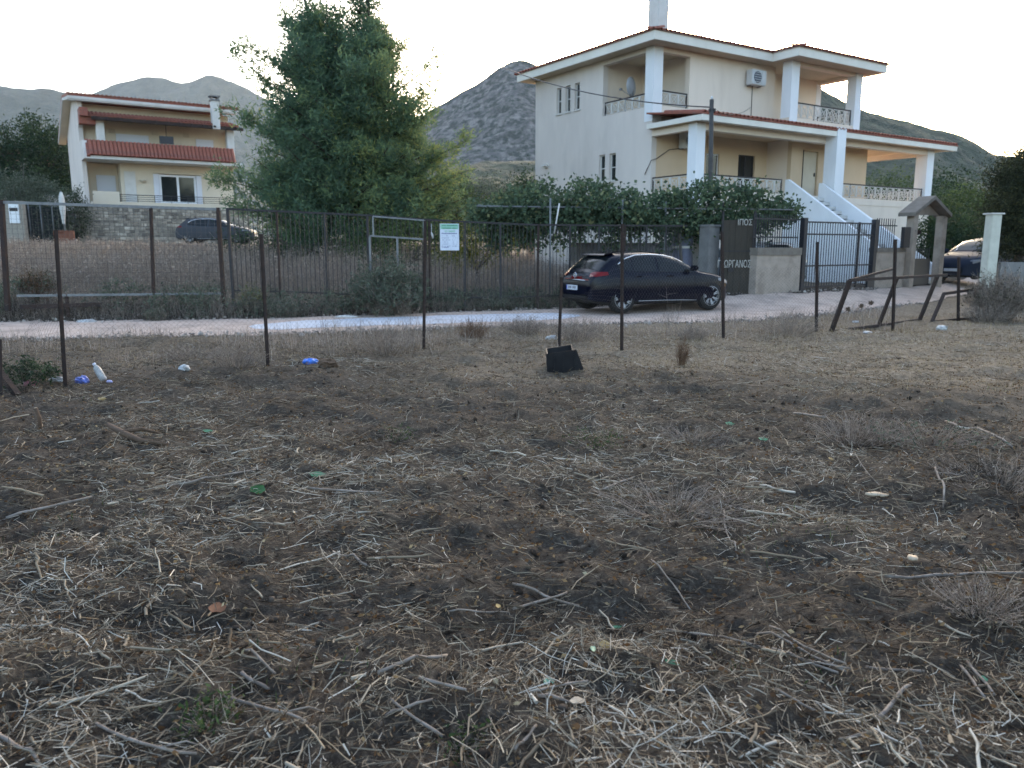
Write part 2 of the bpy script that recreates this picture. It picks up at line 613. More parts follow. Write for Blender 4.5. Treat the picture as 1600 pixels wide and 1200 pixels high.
def rough(x, y):
    a = (fbm(x * 1.1, y * 1.1, 3, 3) - .5) * 0.18
    b = (fbm(x * 4.2, y * 4.2, 11, 3) - .5) * 0.15
    c = (np.abs(fbm(x * 13, y * 13, 23, 3) - .5)) * -0.05 + 0.012
    d = (fbm(x * 38, y * 38, 31, 2) - .5) * 0.024
    near = 1 - sstep(24, 60, y)
    tan_zone = tan_amount(x, y)
    return (a + (b + c + d) * (1 - 0.3 * tan_zone)) * near * (1 - road_mask(x, y)) * (0.85 + 0.15 * sstep(1.0, 4, y))


def tan_amount(x, y):
    """how much mown straw-coloured turf covers the soil (right side, towards the fence)"""
    n = fbm(np.asarray(x) * .6, np.asarray(y) * .6, 51, 3) - .5
    a = sstep(7.2, 11.0, y + n * 4.5 + 0.25 * np.clip(x - 1, -3, 8) - 0.4)
    b = sstep(-2.0, 2.8, x + n * 3)
    return a * (0.5 + 0.5 * b) * (1 - sstep(-.4, .3, y - road_near_y(x)))


def HH(x, y):
    return base_h(x, y) + rough(x, y)


def H1(x, y):
    return float(HH(np.array([x]), np.array([y]))[0])


def ground_pt(px, py):
    """where the line of sight of a measured point meets the ground"""
    d = ray(px, py)
    t = 0.5
    for _ in range(60):
        p = np.array([0, 0, EYE]) + d * t
        h = H1(p[0], p[1])
        dz = p[2] - h
        t += dz / -d[2] * 0.7 if d[2] < 0 else 0.1
    p = np.array([0, 0, EYE]) + d * t
    return Vector((p[0], p[1], H1(p[0], p[1])))


ys = np.concatenate([[-60, -30, -12, -5, -2, -0.5, 0.4], np.geomspace(1.0, 26, 420), np.geomspace(26.5, 3200, 60)])
ts = np.linspace(-1, 1, 350)
ts = np.sign(ts) * (0.75 * np.abs(ts) + 0.25 * np.abs(ts) ** 3)
GX = ts[None, :] * (3.0 + np.abs(ys)[:, None] * 0.92)
GY = np.repeat(ys[:, None], len(ts), 1)
GZ = HH(GX, GY)
nr, nc = GX.shape
idx = np.arange(nr * nc).reshape(nr, nc)
GF = np.stack([idx[:-1, :-1], idx[:-1, 1:], idx[1:, 1:], idx[1:, :-1]], -1).reshape(-1, 4)


def ground_material():
    m, nt, b, out = _new('earth')
    L = nt.links
    nd = nt.nodes
    tc = nd.new('ShaderNodeTexCoord')

    def noise(sc, det, rgh=0.65):
        n = nd.new('ShaderNodeTexNoise')
        n.inputs['Scale'].default_value = sc
        n.inputs['Detail'].default_value = det
        n.inputs['Roughness'].default_value = rgh
        L.new(tc.outputs['Object'], n.inputs['Vector'])
        return n

    def ramp(src, stops):
        r = nd.new('ShaderNodeValToRGB')
        e = r.color_ramp.elements
        e[0].position, e[0].color = stops[0][0], c4(stops[0][1])
        e[1].position, e[1].color = stops[-1][0], c4(stops[-1][1])
        for p, c in stops[1:-1]:
            k = e.new(p)
            k.color = c4(c)
        L.new(src, r.inputs[0])
        return r
    soil = ramp(noise(26, 9, .78).outputs[0], [(0.32, (0.023, 0.018, 0.014)), (0.46, (0.043, 0.035, 0.028)), (0.57, (0.075, 0.062, 0.049)), (0.7, (0.19, 0.163, 0.132))])
    turf = ramp(noise(16, 8, .7).outputs[0], [(0.3, (0.085, 0.064, 0.046)), (0.5, (0.19, 0.15, 0.108)), (0.7, (0.32, 0.265, 0.195))])
    a = nd.new('ShaderNodeAttribute')
    a.attribute_name = 'turf'
    mx = nd.new('ShaderNodeMix')
    mx.data_type = 'RGBA'
    L.new(a.outputs['Fac'], mx.inputs[0])
    L.new(soil.outputs[0], mx.inputs[6])
    L.new(turf.outputs[0], mx.inputs[7])
    L.new(mx.outputs[2], b.inputs['Base Color'])
    b.inputs['Roughness'].default_value = 0.95
    b.inputs['Specular IOR Level'].default_value = 0.15
    bp = nd.new('ShaderNodeBump')
    bp.inputs['Strength'].default_value = 0.9
    bp.inputs['Distance'].default_value = 0.015
    L.new(noise(110, 6).outputs[0], bp.inputs['Height'])
    L.new(bp.outputs[0], b.inputs['Normal'])
    return m


tag(np_mesh('ground', np.stack([GX, GY, GZ], -1), GF, ground_material(), smooth=True,
            extra={'turf': np.clip(tan_amount(GX, GY) * 0.9 + 0.75 * sstep(.3, 2.0, GY - road_far_y(GX)), 0, 1).ravel()}), kind='structure')

# road: pinkish gravelled concrete, irregular edges
xs = np.concatenate([np.linspace(-60, -16, 20), np.linspace(-15.5, 18, 240), np.linspace(18.5, 44, 30)])
rn_y = road_near_y(xs) + (fbm(xs * 1.4, xs * 0 + 3, 77, 5, .65) - .5) * 1.0
rf_y = road_far_y(xs) + (fbm(xs * 1.4, xs * 0 + 9, 78, 5, .65) - .5) * 0.6
K = 14
tt = np.linspace(0, 1, K)
RX = np.repeat(xs[:, None], K, 1)
RY = rn_y[:, None] * (1 - tt) + rf_y[:, None] * tt
RZ = base_h(RX, RY) + 0.028 + (fbm(RX * 1.2, RY * 1.2, 5, 2) - .5) * 0.012
RZ[:, 0] -= 0.05
RZ[:, -1] -= 0.05
ridx = np.arange(len(xs) * K).reshape(len(xs), K)
RF = np.stack([ridx[:-1, :-1], ridx[1:, :-1], ridx[1:, 1:], ridx[:-1, 1:]], -1).reshape(-1, 4)
road_m = M('road_gravel', (0.44, 0.335, 0.275), (0.53, 0.415, 0.345), 3.0, bump=0.35, bscale=90, c3=(0.29, 0.235, 0.20), scale3=1.3, lo3=0.47, hi3=0.72, rough=0.95, spec=0.15)
tag(np_mesh('road', np.stack([RX, RY, RZ], -1), RF, road_m, smooth=True), kind='structure')
# pale bluish patch of newer concrete along the middle of the road
px_ = np.linspace(-5.35, 1.6, 90)
pa = road_near_y(px_) * .80 + road_far_y(px_) * .20 + (fbm(px_ * 2, px_ * 0, 81, 3) - .5) * .5
pb = road_near_y(px_) * .30 + road_far_y(px_) * .70 + (fbm(px_ * 2, px_ * 0 + 4, 82, 3) - .5) * .5
taper = np.clip(np.minimum((px_ + 5.35) / 0.9, (1.6 - px_) / 1.2), 0.03, 1) ** .5
mid_ = (pa + pb) / 2
pa = mid_ + (pa - mid_) * taper
pb = mid_ + (pb - mid_) * taper
PX = np.repeat(px_[:, None], 6, 1)
t6 = np.linspace(0, 1, 6)
PY = pa[:, None] * (1 - t6) + pb[:, None] * t6
PZ = base_h(PX, PY) + 0.034 + (fbm(PX * 1.2, PY * 1.2, 5, 2) - .5) * 0.012
pidx = np.arange(90 * 6).reshape(90, 6)
PF = np.stack([pidx[:-1, :-1], pidx[1:, :-1], pidx[1:, 1:], pidx[:-1, 1:]], -1).reshape(-1, 4)
tag(np_mesh('pavement', np.stack([PX, PY, PZ], -1), PF, M('patch_concrete', (0.56, 0.56, 0.59), (0.46, 0.46, 0.49), 2.5, bump=0.2, bscale=80, rough=0.9, c3=(0.30, 0.29, 0.29), scale3=1.4, lo3=.55, hi3=.75), smooth=True), kind='structure')


# ------------------------------------------------------------------ hills and haze
def hill(name, prof, Dr, Dn, hmat, rough_amp, seed, zb=0.0, nx=260, nt_=70, back=1.5, scrub=None):
    """prof: measured skyline (pixel x, pixel y) seen at distance Dr; slope runs down to distance Dn and down again behind"""
    prof = np.array(prof, float)
    pxs = np.linspace(prof[0, 0], prof[-1, 0], nx)
    pys = np.interp(pxs, prof[:, 0], prof[:, 1])
    ker = np.ones(9) / 9
    pys = np.convolve(np.pad(pys, 4, 'edge'), ker, 'valid')
    top = np.array([at(a, b_, Dr) for a, b_ in zip(pxs, pys)])
    tv = np.concatenate([np.linspace(0, 1, nt_), np.linspace(1, 2, 14)[1:]])
    X = np.zeros((len(tv), nx))
    Y = X.copy()
    Z = X.copy()
    for i, t in enumerate(tv):
        if t <= 1:
            D = Dn + (Dr - Dn) * t
            X[i] = top[:, 0] / Dr * D
            Y[i] = D
            Z[i] = zb + (top[:, 2] - zb) * (0.75 * t + 0.25 * t * t)
        else:
            D = Dr + (Dr - Dn) * (t - 1) * back
            X[i] = top[:, 0] / Dr * D
            Y[i] = D
            Z[i] = zb + (top[:, 2] - zb) * (1 - (t - 1) ** 1.3)
    sc = 1.0 / (Dr * 0.05)
    fade = np.clip(tv, 0, 1)[:, None] * np.clip(2.15 - tv, 0, 1)[:, None]
    Z = Z + (fbm(X * sc, Y * sc, seed, 5, .55) - .5) * rough_amp * np.minimum(fade * 3, 1) * (1 - .55 * np.exp(-((tv[:, None] - 1) / .05) ** 2))
    i2 = np.arange(len(tv) * nx).reshape(len(tv), nx)
    F = np.stack([i2[:-1, :-1], i2[:-1, 1:], i2[1:, 1:], i2[1:, :-1]], -1).reshape(-1, 4)
    return tag(np_mesh(name, np.stack([X, Y, Z], -1), F, hmat, smooth=True), kind='structure')


hill_green = M('hill_scrub', (0.02, 0.034, 0.028), (0.055, 0.072, 0.055), 0.03, detail=10, c3=(0.08, 0.09, 0.078), scale3=0.012, lo3=0.55, hi3=0.8, bump=1.0, bscale=0.12, bdist=6)
hill_rock = M('hill_rock', (0.115, 0.105, 0.10), (0.27, 0.245, 0.225), 0.13, detail=12, lo=0.42, hi=0.62, c3=(0.038, 0.046, 0.034), scale3=0.2, lo3=0.44, hi3=0.60, bump=1.0, bscale=0.35, bdist=4)
hill_wood = M('hill_wood', (0.02, 0.034, 0.022), (0.062, 0.08, 0.05), 0.22, detail=9, c3=(0.085, 0.09, 0.065), scale3=0.05, lo3=0.56, hi3=0.78, bump=1.0, bscale=0.5, bdist=3)
hill('mountain', [(-420, 210), (-250, 150), (-120, 140), (0, 133), (55, 133), (95, 142), (130, 152), (180, 165), (300, 230), (420, 320)], 1500, 1000, hill_green, 50, 5, zb=6)
hill('mountain', [(-40, 300), (60, 205), (130, 150), (180, 130), (230, 120), (262, 120), (288, 126), (310, 118), (332, 113), (352, 120), (380, 135), (420, 158), (480, 200), (600, 300)], 2100, 1500, hill_green, 60, 8, zb=8)
hill('rocky_hill', [(470, 300), (560, 235), (640, 193), (680, 168), (720, 143), (760, 120), (790, 101), (812, 95), (835, 101), (870, 115), (950, 135), (1080, 140), (1200, 150), (1300, 170), (1420, 230)], 620, 430, hill_rock, 14, 14, zb=5, nt_=130, nx=300)
hill('green_hill', [(430, 330), (560, 300), (640, 285), (700, 265), (760, 255), (850, 250), (1000, 250), (1150, 262)], 230, 120, hill_wood, 5, 19, zb=3)
hill('wooded_hill', [(1060, 240), (1150, 150), (1225, 120), (1280, 138), (1300, 146), (1326, 163), (1350, 176), (1400, 186), (1440, 192), (1470, 203), (1500, 215), (1525, 229), (1560, 240), (1640, 262), (1760, 300), (1900, 330)], 330, 215, hill_wood, 9, 22, zb=3)

hz = bpy.data.materials.new('haze_air')
hz.use_nodes = True
hz.node_tree.nodes.clear()
_o = hz.node_tree.nodes.new('ShaderNodeOutputMaterial')
_v = hz.node_tree.nodes.new('ShaderNodeVolumePrincipled')
_v.inputs['Color'].default_value = (0.72, 0.85, 1.0, 1)
_v.inputs['Density'].default_value = 0.00009
_v.inputs['Anisotropy'].default_value = 0.1
hz.node_tree.links.new(_v.outputs[0], _o.inputs['Volume'])
B().box(-3400, 3400, -80, 3500, -4.0, 620).build('haze', hz, kind='stuff')


# ------------------------------------------------------------------ main house (local x along the front, y into the house)
A33 = rad(33)
mh = thing('house', 'two storey cream house with white columns, corner balconies and outside stairs', 'house', (5.297, 31.0, 0), A33)


def mpart(b, name, mat, parent=None, **k):
    return b.build(name, mat, parent or mh, **k)


GZ0 = 0.1
# left gable side
left_holes = [(0.45, 2.95, 6.9, 8.87), (4.48, 4.83, 7.4, 8.48), (5.13, 5.48, 7.4, 8.48), (5.78, 6.13, 7.4, 8.48), (2.06, 2.46, 4.3, 5.38), (2.74, 3.12, 4.3, 5.38)]
mpart(B().wall('x', 0, 0.25, 0.0, 7.75, GZ0, 9.06, left_holes), 'side_wall', plaster_pale)
mpart(B().wall('y', 0, 0.25, 0.25, 6.6, 6.3, 9.06, [(0.25, 1.88, 6.95, 8.87)]), 'front_wall', plaster_cream)
mpart(B().box(6.6, 6.85, -1.05, 0.8, 3.7, 6.6).box(6.6, 6.85, 0.0, 1.0, 6.6, 9.06).box(6.6, 11.0, 0.8, 1.05, 6.86, 9.06), 'loggia_wall', plaster_cream)
mpart(B().box(10.75, 11.0, 1.05, 7.75, GZ0, 9.06).box(0.25, 10.75, 7.5, 7.75, GZ0, 9.06), 'rear_wall', plaster_cream)
# corner balcony interior
mpart(B().box(0.25, 2.15, 3.0, 3.2, 6.9, 9.06).box(2.15, 2.35, 0.25, 3.2, 6.9, 9.06).box(0.25, 2.15, 0.25, 3.0, 6.7, 6.9), 'balcony_wall', plaster_cream)
mpart(B().box(-0.012, 0.46, -0.012, 0.44, 6.35, 9.08), 'column', white_paint)
# ground floor inner walls under the porch
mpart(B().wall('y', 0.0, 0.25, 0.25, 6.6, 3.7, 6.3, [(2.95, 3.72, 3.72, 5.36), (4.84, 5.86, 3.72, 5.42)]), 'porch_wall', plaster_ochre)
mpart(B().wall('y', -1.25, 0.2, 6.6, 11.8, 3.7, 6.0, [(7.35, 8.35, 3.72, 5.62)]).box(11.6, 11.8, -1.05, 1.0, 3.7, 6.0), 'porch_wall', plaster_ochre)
# porch floor and base
mpart(B().box(0.0, 15.3, -2.32, -0.002, 3.42, 3.7).box(11.0, 15.3, 0.002, 1.6, 3.42, 3.7), 'porch_floor', plaster_cream)
mpart(B().box(0.012, 0.25, -2.30, -0.004, GZ0, 3.42).box(0.25, 15.28, -2.30, -2.06, GZ0, 3.42).box(15.04, 15.28, -2.06, 1.6, GZ0, 3.42), 'base_wall', plaster_cream)
# porch roof: soffit, beams, gutter, tiles
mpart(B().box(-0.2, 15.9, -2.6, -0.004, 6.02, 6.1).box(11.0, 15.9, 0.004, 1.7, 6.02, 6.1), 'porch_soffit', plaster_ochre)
mpart(B().box(-0.004, 15.24, -2.32, -2.02, 5.78, 6.02).box(0.0, 0.26, -2.02, -0.004, 5.78, 6.02).box(14.95, 15.25, -2.02, 1.6, 5.78, 6.02), 'porch_beam', plaster_cream)
mpart(B().box(-0.28, 7.3, -2.82, -2.6, 6.0, 6.2).box(7.86, 16.25, -2.82, -2.6, 6.0, 6.2).box(-0.28, -0.2, -2.6, -0.004, 6.02, 6.2).box(15.9, 16.2, -2.6, 1.7, 6.02, 6.2), 'gutter', fascia_flare_warm)
pr_ = mpart(B().prism([(-2.84, 6.205), (0.0, 6.56), (0.0, 6.62), (-2.84, 6.265)], 'x', -0.3, 10.98).prism([(-2.84, 6.205), (1.7, 6.77), (1.7, 6.83), (-2.84, 6.265)], 'x', 11.0, 16.28), 'porch_roof', tile_red)


def tile_mesh(name, Lh, r, th=0.02, n=6):
    """half-round roof tile running along +y, rising side up"""
    V = []
    for yy in (0, Lh):
        for rr in (r, r - th):
            for k in range(n + 1):
                a = math.pi * k / n
                V.append((rr * math.cos(a), yy, rr * math.sin(a)))
    m_ = n + 1
    F = []
    for k in range(n):
        F.append((k, k + 1, 2 * m_ + k + 1, 2 * m_ + k))
        F.append((m_ + k, 3 * m_ + k, 3 * m_ + k + 1, m_ + k + 1))
        F.append((k, m_ + k, m_ + k + 1, k + 1))
        F.append((2 * m_ + k, 2 * m_ + k + 1, 3 * m_ + k + 1, 3 * m_ + k))
    me = bpy.data.meshes.new(name)
    me.from_pydata(V, [], F)
    me.materials.append(tile_red)
    me.update()
    return me


tm = tile_mesh('eave_tile', 2.0, 0.085)
ang = math.atan2(0.355, 2.84)
for i in range(74):
    o = link('roof_tile', tm, None, pr_)
    o.location = (-0.2 + i * 0.2225, -2.87 + R.uniform(-.015, .015), 6.262)
    o.rotation_euler = (ang, 0, R.uniform(-.01, .01))
# main roof
mpart(B().prism([(-0.6, -0.6), (5.9, -0.6), (5.9, -1.85), (11.65, -1.85), (11.65, 8.35), (-0.6, 8.35)], 'z', 9.06, 9.14), 'soffit', soffit)
fas = B()
for (x0, x1, y0, y1) in ((-0.62, -0.54, -0.6, 8.35), (-0.62, 5.9, -0.68, -0.6), (5.82, 5.9, -1.85, -0.68), (5.82, 11.65, -1.93, -1.85), (11.65, 11.73, -1.93, 8.35)):
    fas.box(x0, x1, y0, y1, 9.05, 9.40)
mpart(fas, 'fascia', fascia_flare_warm)
rf = B()
rf.add([(-0.68, -0.74, 9.365), (11.79, -0.74, 9.365), (11.79, 8.45, 9.365), (-0.68, 8.45, 9.365), (3.4, 3.85, 10.5), (7.7, 3.85, 10.5)], [(0, 1, 5, 4), (1, 2, 5), (2, 3, 4, 5), (3, 0, 4), (3, 2, 1, 0)])
rf.add([(5.76, -1.99, 9.37), (11.79, -1.99, 9.37), (8.8, 0.9, 10.2), (5.76, -0.72, 9.37), (11.79, -0.72, 9.37), (8.8, 3, 10.2)], [(0, 1, 2), (0, 2, 5, 3), (1, 4, 5, 2)])
mr = mpart(rf, 'roof', tile_red)
te = tile_mesh('eave_tile_short', 0.5, 0.085)


def eave_row(p0, p1, slope, parent, pitch=0.22):
    p0 = Vector(p0)
    p1 = Vector(p1)
    d = (p1 - p0)
    n_ = int(d.length / pitch)
    rz_ = math.atan2(d.y, d.x)
    for i in range(n_ + 1):
        o = link('roof_tile', te, None, parent)
        o.location = p0 + d * (i / n_)
        o.rotation_euler = (slope, 0, rz_)


eave_row((-0.6, -0.76, 9.37), (5.7, -0.76, 9.37), rad(13), mr)
eave_row((5.85, -2.01, 9.375), (11.7, -2.01, 9.375), rad(13), mr)
eave_row((-0.70, 8.4, 9.37), (-0.70, -0.7, 9.37), rad(13), mr)
eave_row((5.74, -0.75, 9.375), (5.74, -1.95, 9.375), rad(13), mr)
mpart(B().box(0.85, 1.40, 0.75, 1.35, 9.3, 12.0), 'chimney', white_dull, bevel=0.02)
# right upper balcony
mpart(B().box(6.3, 11.03, -1.24, 0.8, 6.56, 6.86), 'loggia_floor', plaster_cream)
for bx4 in ((6.32, 6.80, -1.26, -0.80, 6.3, 9.07), (10.60, 11.05, -1.26, -0.82, 6.3, 9.07), (10.68, 11.03, 0.79, 1.06, 6.87, 9.065)):
    mpart(B().box(*bx4), 'column', white_paint)
mpart(B().box(6.34, 11.0, -1.2, -0.9, 8.93, 9.06).box(10.7, 11.0, -0.82, 0.79, 8.93, 9.06), 'lintel', plaster_cream)
# porch columns
for (x0, x1, y0, y1, z0, z1) in ((-0.014, 0.42, -2.335, -1.92, 0.2, 6.0), (7.30, 7.86, -2.86, -2.30, 0.2, 6.36), (14.72, 15.26, -2.34, -1.8, 3.41, 6.0)):
    mpart(B().box(x0, x1, y0, y1, z0, z1), 'column', white_paint)


# openings
def window(parent, plane, pos, a0, a1, z0, z1, inset, fmat, gmat, split=1, fw=0.05, name='window', sill=True):
    """frame with panes set back in an opening; pos = wall face, inset towards +"""
    b = B()

    def bx(bb, p, q, r_, s_, d0, d1):
        if plane == 'x':
            bb.box(pos + d0, pos + d1, p, q, r_, s_)
        else:
            bb.box(p, q, pos + d0, pos + d1, r_, s_)
    bx(b, a0, a0 + fw, z0, z1, inset, inset + .05)
    bx(b, a1 - fw, a1, z0, z1, inset, inset + .05)
    bx(b, a0 + fw, a1 - fw, z1 - fw, z1, inset, inset + .05)
    bx(b, a0 + fw, a1 - fw, z0, z0 + fw, inset, inset + .05)
    for s in range(1, split):
        c = a0 + (a1 - a0) * s / split
        bx(b, c - fw * .6, c + fw * .6, z0 + fw, z1 - fw, inset - .002, inset + .052)
    w = b.build(name, fmat, parent)
    for s in range(split):
        g = B()
        p = a0 + (a1 - a0) * s / split + fw * .6
        q = a0 + (a1 - a0) * (s + 1) / split - fw * .6
        bx(g, p, q, z0 + fw * .6, z1 - fw * .6, inset + .015, inset + .03)
        g.build('pane', gmat, w)
    if sill:
        s_ = B()
        bx(s_, a0 - .05, a1 + .05, z0 - .05, z0 - .001, -0.05, inset)
        s_.build('sill', white_dull, w)
    return w


for h in left_holes[1:]:
    w = window(mh, 'x', 0, h[0], h[1], h[2], h[3], 0.10, white_dull, dark_glass, 1, 0.045)
    b = B()
    b.box(0.10, 0.14, h[0] + .03, h[1] - .03, (h[2] + h[3]) / 2 - .02, (h[2] + h[3]) / 2 + .02)
    b.build('glazing_bar', white_dull, w)
window(mh, 'y', 0, 2.95, 3.72, 3.72, 5.36, 0.08, shutter_w, dark_glass, 2, 0.05, 'door', False)
window(mh, 'y', 0, 4.84, 5.86, 3.72, 5.42, 0.08, iron_dark, dark_glass, 2, 0.06, 'door', False)
d_ = mpart(B().box(7.37, 8.33, -1.17, -1.12, 3.72, 5.60), 'door', door_cream)
B().box(8.20, 8.24, -1.22, -1.17, 4.6, 4.75).build('door_handle', iron_dark, d_)
b = B()
for k in range(4):
    zz = 3.80 + k * 0.45
    b.box(7.47, 8.23, -1.176, -1.169, zz, zz + .38)
b.build('door_panel', door_cream, d_)
mpart(B().box(7.33, 7.37, -1.27, -1.08, 3.72, 5.64), 'door_frame', iron_dark)


# railings: dark hand rail over white lattice panels
def railing(p0, p1, zb, zt, parent, n, lattice=True, white=True):
    p0 = Vector(p0)
    p1 = Vector(p1)
    d = (p1 - p0)
    L_ = d.length
    e = d.normalized()
    b = B()
    b.bar(p0 + Vector((0, 0, zt)), p1 + Vector((0, 0, zt)), 0.05, 0.045)
    b.bar(p0 + e * .02 + Vector((0, 0, zb)), p0 + e * .02 + Vector((0, 0, zt - .03)), 0.04)
    b.bar(p1 - e * .02 + Vector((0, 0, zb)), p1 - e * .02 + Vector((0, 0, zt - .03)), 0.04)
    if L_ > 2:
        for k in range(1, int(L_ / 1.5) + 1):
            q = p0 + e * (L_ * k / (int(L_ / 1.5) + 1))
            b.bar(q + Vector((0, 0, zb)), q + Vector((0, 0, zt - .03)), 0.03)
    r_ = b.build('railing', iron_dark, parent)
    w = L_ / n
    z0, z1 = zb + .06, zt - .05
    mb = B()
    if lattice:
        t = 0.022
        h = w * .46
        zc = (z0 + z1) / 2
        hz_ = (z1 - z0) / 2
        mb.bar((-h, 0, z0 - zc), (h, 0, z0 - zc), t).bar((-h, 0, z1 - zc), (h, 0, z1 - zc), t).bar((-h, 0, -hz_), (-h, 0, hz_), t * 1.3).bar((h, 0, -hz_), (h, 0, hz_), t * 1.3)
        mb.bar((-h, .012, -hz_), (h, .012, hz_), t * .8).bar((-h, -.012, hz_), (h, -.012, -hz_), t * .8)
        rr = min(h, hz_) * .62
        pts = [(rr * math.cos(a), 0.02, rr * math.sin(a)) for a in np.linspace(0, 2 * math.pi, 13)]
        for i in range(12):
            mb.bar(pts[i], pts[i + 1], t * .8)
    me = mb.mesh('lattice')
    me.materials.append(white_dull if white else iron_dark)
    for i in range(n):
        o = link('lattice_panel', me, None, r_)
        o.location = p0 + e * (w * (i + .5)) + Vector((0, 0, (z0 + z1) / 2))
        o.rotation_euler = (0, 0, math.atan2(e.y, e.x))
    return r_


railing((0.1, -1.9, 0), (0.1, -0.02, 0), 3.7, 4.25, mh, 4)
railing((0.44, -2.2, 0), (4.88, -2.2, 0), 3.7, 4.25, mh, 10)
railing((7.95, -2.2, 0), (14.7, -2.2, 0), 3.7, 4.27, mh, 15)
railing((15.1, -1.78, 0), (15.1, 1.5, 0), 3.7, 4.27, mh, 7)
railing((0.12, 2.93, 0), (0.12, 0.46, 0), 6.9, 7.42, mh, 6)
railing((0.5, 0.1, 0), (1.86, 0.1, 0), 6.97, 7.5, mh, 3)
railing((6.82, -1.1, 0), (10.58, -1.1, 0), 6.88, 7.5, mh, 9)
railing((10.85, -0.8, 0), (10.85, 0.78, 0), 6.88, 7.5, mh, 4)

# outside stairs towards the yard
slope = 0.655
v0, v1 = -2.33, -7.35


def stair_poly(dz):
    return [(v0, GZ0), (v0, 3.7 + dz), (v0 - .12, 3.7 + dz), (v1, 3.7 + dz + slope * (v1 - v0 + .12)), (v1, GZ0)]


stairs = mpart(B().prism(stair_poly(.55), 'x', 4.93, 5.09), 'stair_parapet', white_paint)
mpart(B().prism(stair_poly(.50), 'x', 7.02, 7.18), 'stair_parapet', white_paint)
flight = mpart(B().prism([(v0, GZ0), (v0, 3.4), (v1, 3.4 + slope * (v1 - v0)), (v1, GZ0)], 'x', 5.09, 7.02), 'stair_flight', white_dull)
sm = B().box(-.965, .965, -.16, .16, -.1, .02).mesh('step')
sm.materials.append(white_dull)
for i in range(18):
    o = link('step', sm, None, flight)
    y_ = v0 - 0.14 - i * 0.28
    o.location = (6.055, y_, 3.58 + slope * (y_ - v0 + 0.14))
# wall lamp, plaster crack stains, cables fixed to the house
b = B().box(-0.10, 0.0, 6.70, 6.95, 5.18, 5.24).box(-0.2, -0.02, 6.66, 7.0, 5.24, 5.32)
mpart(b, 'wall_lamp', white_dull)
mpart(B().tube([(1.6, -0.03, 5.45), (0.9, -0.04, 5.35), (0.27, -0.03, 4.98), (-0.02, -0.03, 4.9), (-0.03, 0.2, 4.55), (-0.03, 0.3, 4.4)], 0.016, 5), 'drain_hose', wire_grey)
mpart(B().tube([(5.45, -0.02, 8.2), (5.46, -0.02, 7.2), (5.44, -0.02, 6.6)], 0.014, 5), 'drain_hose', wire_grey)


def ac_unit(label, loc, rz):
    t = thing('air_conditioner', label, 'air conditioner', loc, rz)
    B().box(-.42, .42, -.16, .16, 0, .58).build('casing', ac_white, t, bevel=.02)
    B().lathe([(0.0, 0), (.21, 0), (.23, .01), (.23, .02), (.20, .02)], 18, 'y', (-.1, -.185, .29)).build('fan_grille', steel_grey, t)
    f = B()
    for k in range(5):
        f.box(-.32, .12, -.19, -.175, .1 + k * .09, .115 + k * .09)
    f.build('grille_bar', ac_white, t)
    B().box(.16, .40, -.172, -.162, .06, .52).build('service_panel', ac_white, t)
    B().bar((-.3, .0, -.02), (-.3, .2, -.02), .03).bar((.3, .0, -.02), (.3, .2, -.02), .03).build('bracket', galv, t)
    return t


def mloc(x, y, z):
    return Vector((5.297 + x * math.cos(A33) - y * math.sin(A33), 31 + x * math.sin(A33) + y * math.cos(A33), z))


ac_unit('white air conditioner on the upper front wall between the two balconies', mloc(5.4, -0.24, 8.15), A33 + .0)
ac_unit('white air conditioner high under the porch roof behind the corner column', mloc(1.75, -0.24, 5.42), A33)
dish = thing('satellite_dish', 'grey satellite dish standing behind the corner balcony railing', 'satellite dish', mloc(0.45, 1.75, 6.9), A33 + rad(200))
B().lathe([(0, .10), (.14, .085), (.28, .04), (.38, -.01), (.385, .0), (.28, .055), (.14, .1), (0, .115)], 24, 'y', (0, 0, 1.0)).build('reflector', dish_grey, dish)
B().tube([(0, .08, 0), (0, .08, 1.0)], .025, 8).build('mast', galv, dish)
B().tube([(0, -.02, .65), (0, -.45, .95)], .012, 6).box(-.04, .04, -.52, -.43, .92, 1.0).build('feed_arm', galv, dish)


# ------------------------------------------------------------------ left house (far side of the weedy plot)
lh = thing('house', 'small cream house with red tiled balcony parapet and stone base beyond the weedy plot', 'house', (-26.443, 50.0, 0), A33)


def lpart(b, name, mat, parent=None, **k):
    return b.build(name, mat, parent or lh, **k)


lpart(B().wall('y', 0.0, 0.25, 2.1, 9.05, 4.2, 6.9, [(4.0, 6.95, 4.5, 6.35)]).box(2.1, 2.35, 0.25, 1.6, 4.2, 6.9).box(0.25, 2.1, 1.35, 1.6, 4.2, 6.9), 'front_wall', plaster_yellow)
lpart(B().prism([(0.0, 2.0), (8.6, 2.0), (8.6, 9.3), (3.4, 10.95), (-0.1, 10.45), (-0.1, 9.2), (0.35, 8.9), (0.35, 8.05), (-1.15, 8.0), (-1.62, 7.0), (-1.62, 6.92), (0.0, 6.92)], 'x', 0.0, 0.25), 'side_wall', plaster_pale)
lpart(B().box(8.8, 9.05, 0.25, 8.6, 2.0, 9.4).box(0.25, 8.8, 8.3, 8.55, 2.0, 9.3).box(0.25, 9.05, 0.7, 0.95, 7.12, 10.4), 'upper_wall', plaster_yellow)
lpart(B().box(0.25, 9.3, -1.62, 0.7, 6.92, 7.12), 'balcony_slab', white_dull)
par = lpart(B().prism([(-1.70, 7.13), (-1.66, 7.10), (-1.10, 7.98), (-1.02, 8.02), (-0.98, 7.98), (-0.98, 7.13)], 'x', 0.3, 8.75), 'balcony_parapet', tile_red)
tp = tile_mesh('parapet_tile', 1.06, 0.11)
pa_ = math.atan2(0.9, 0.56)
for i in range(38):
    o = link('roof_tile', tp, None, par)
    o.location = (0.42 + i * 0.2245, -1.74, 7.12)
    o.rotation_euler = (pa_, 0, 0)
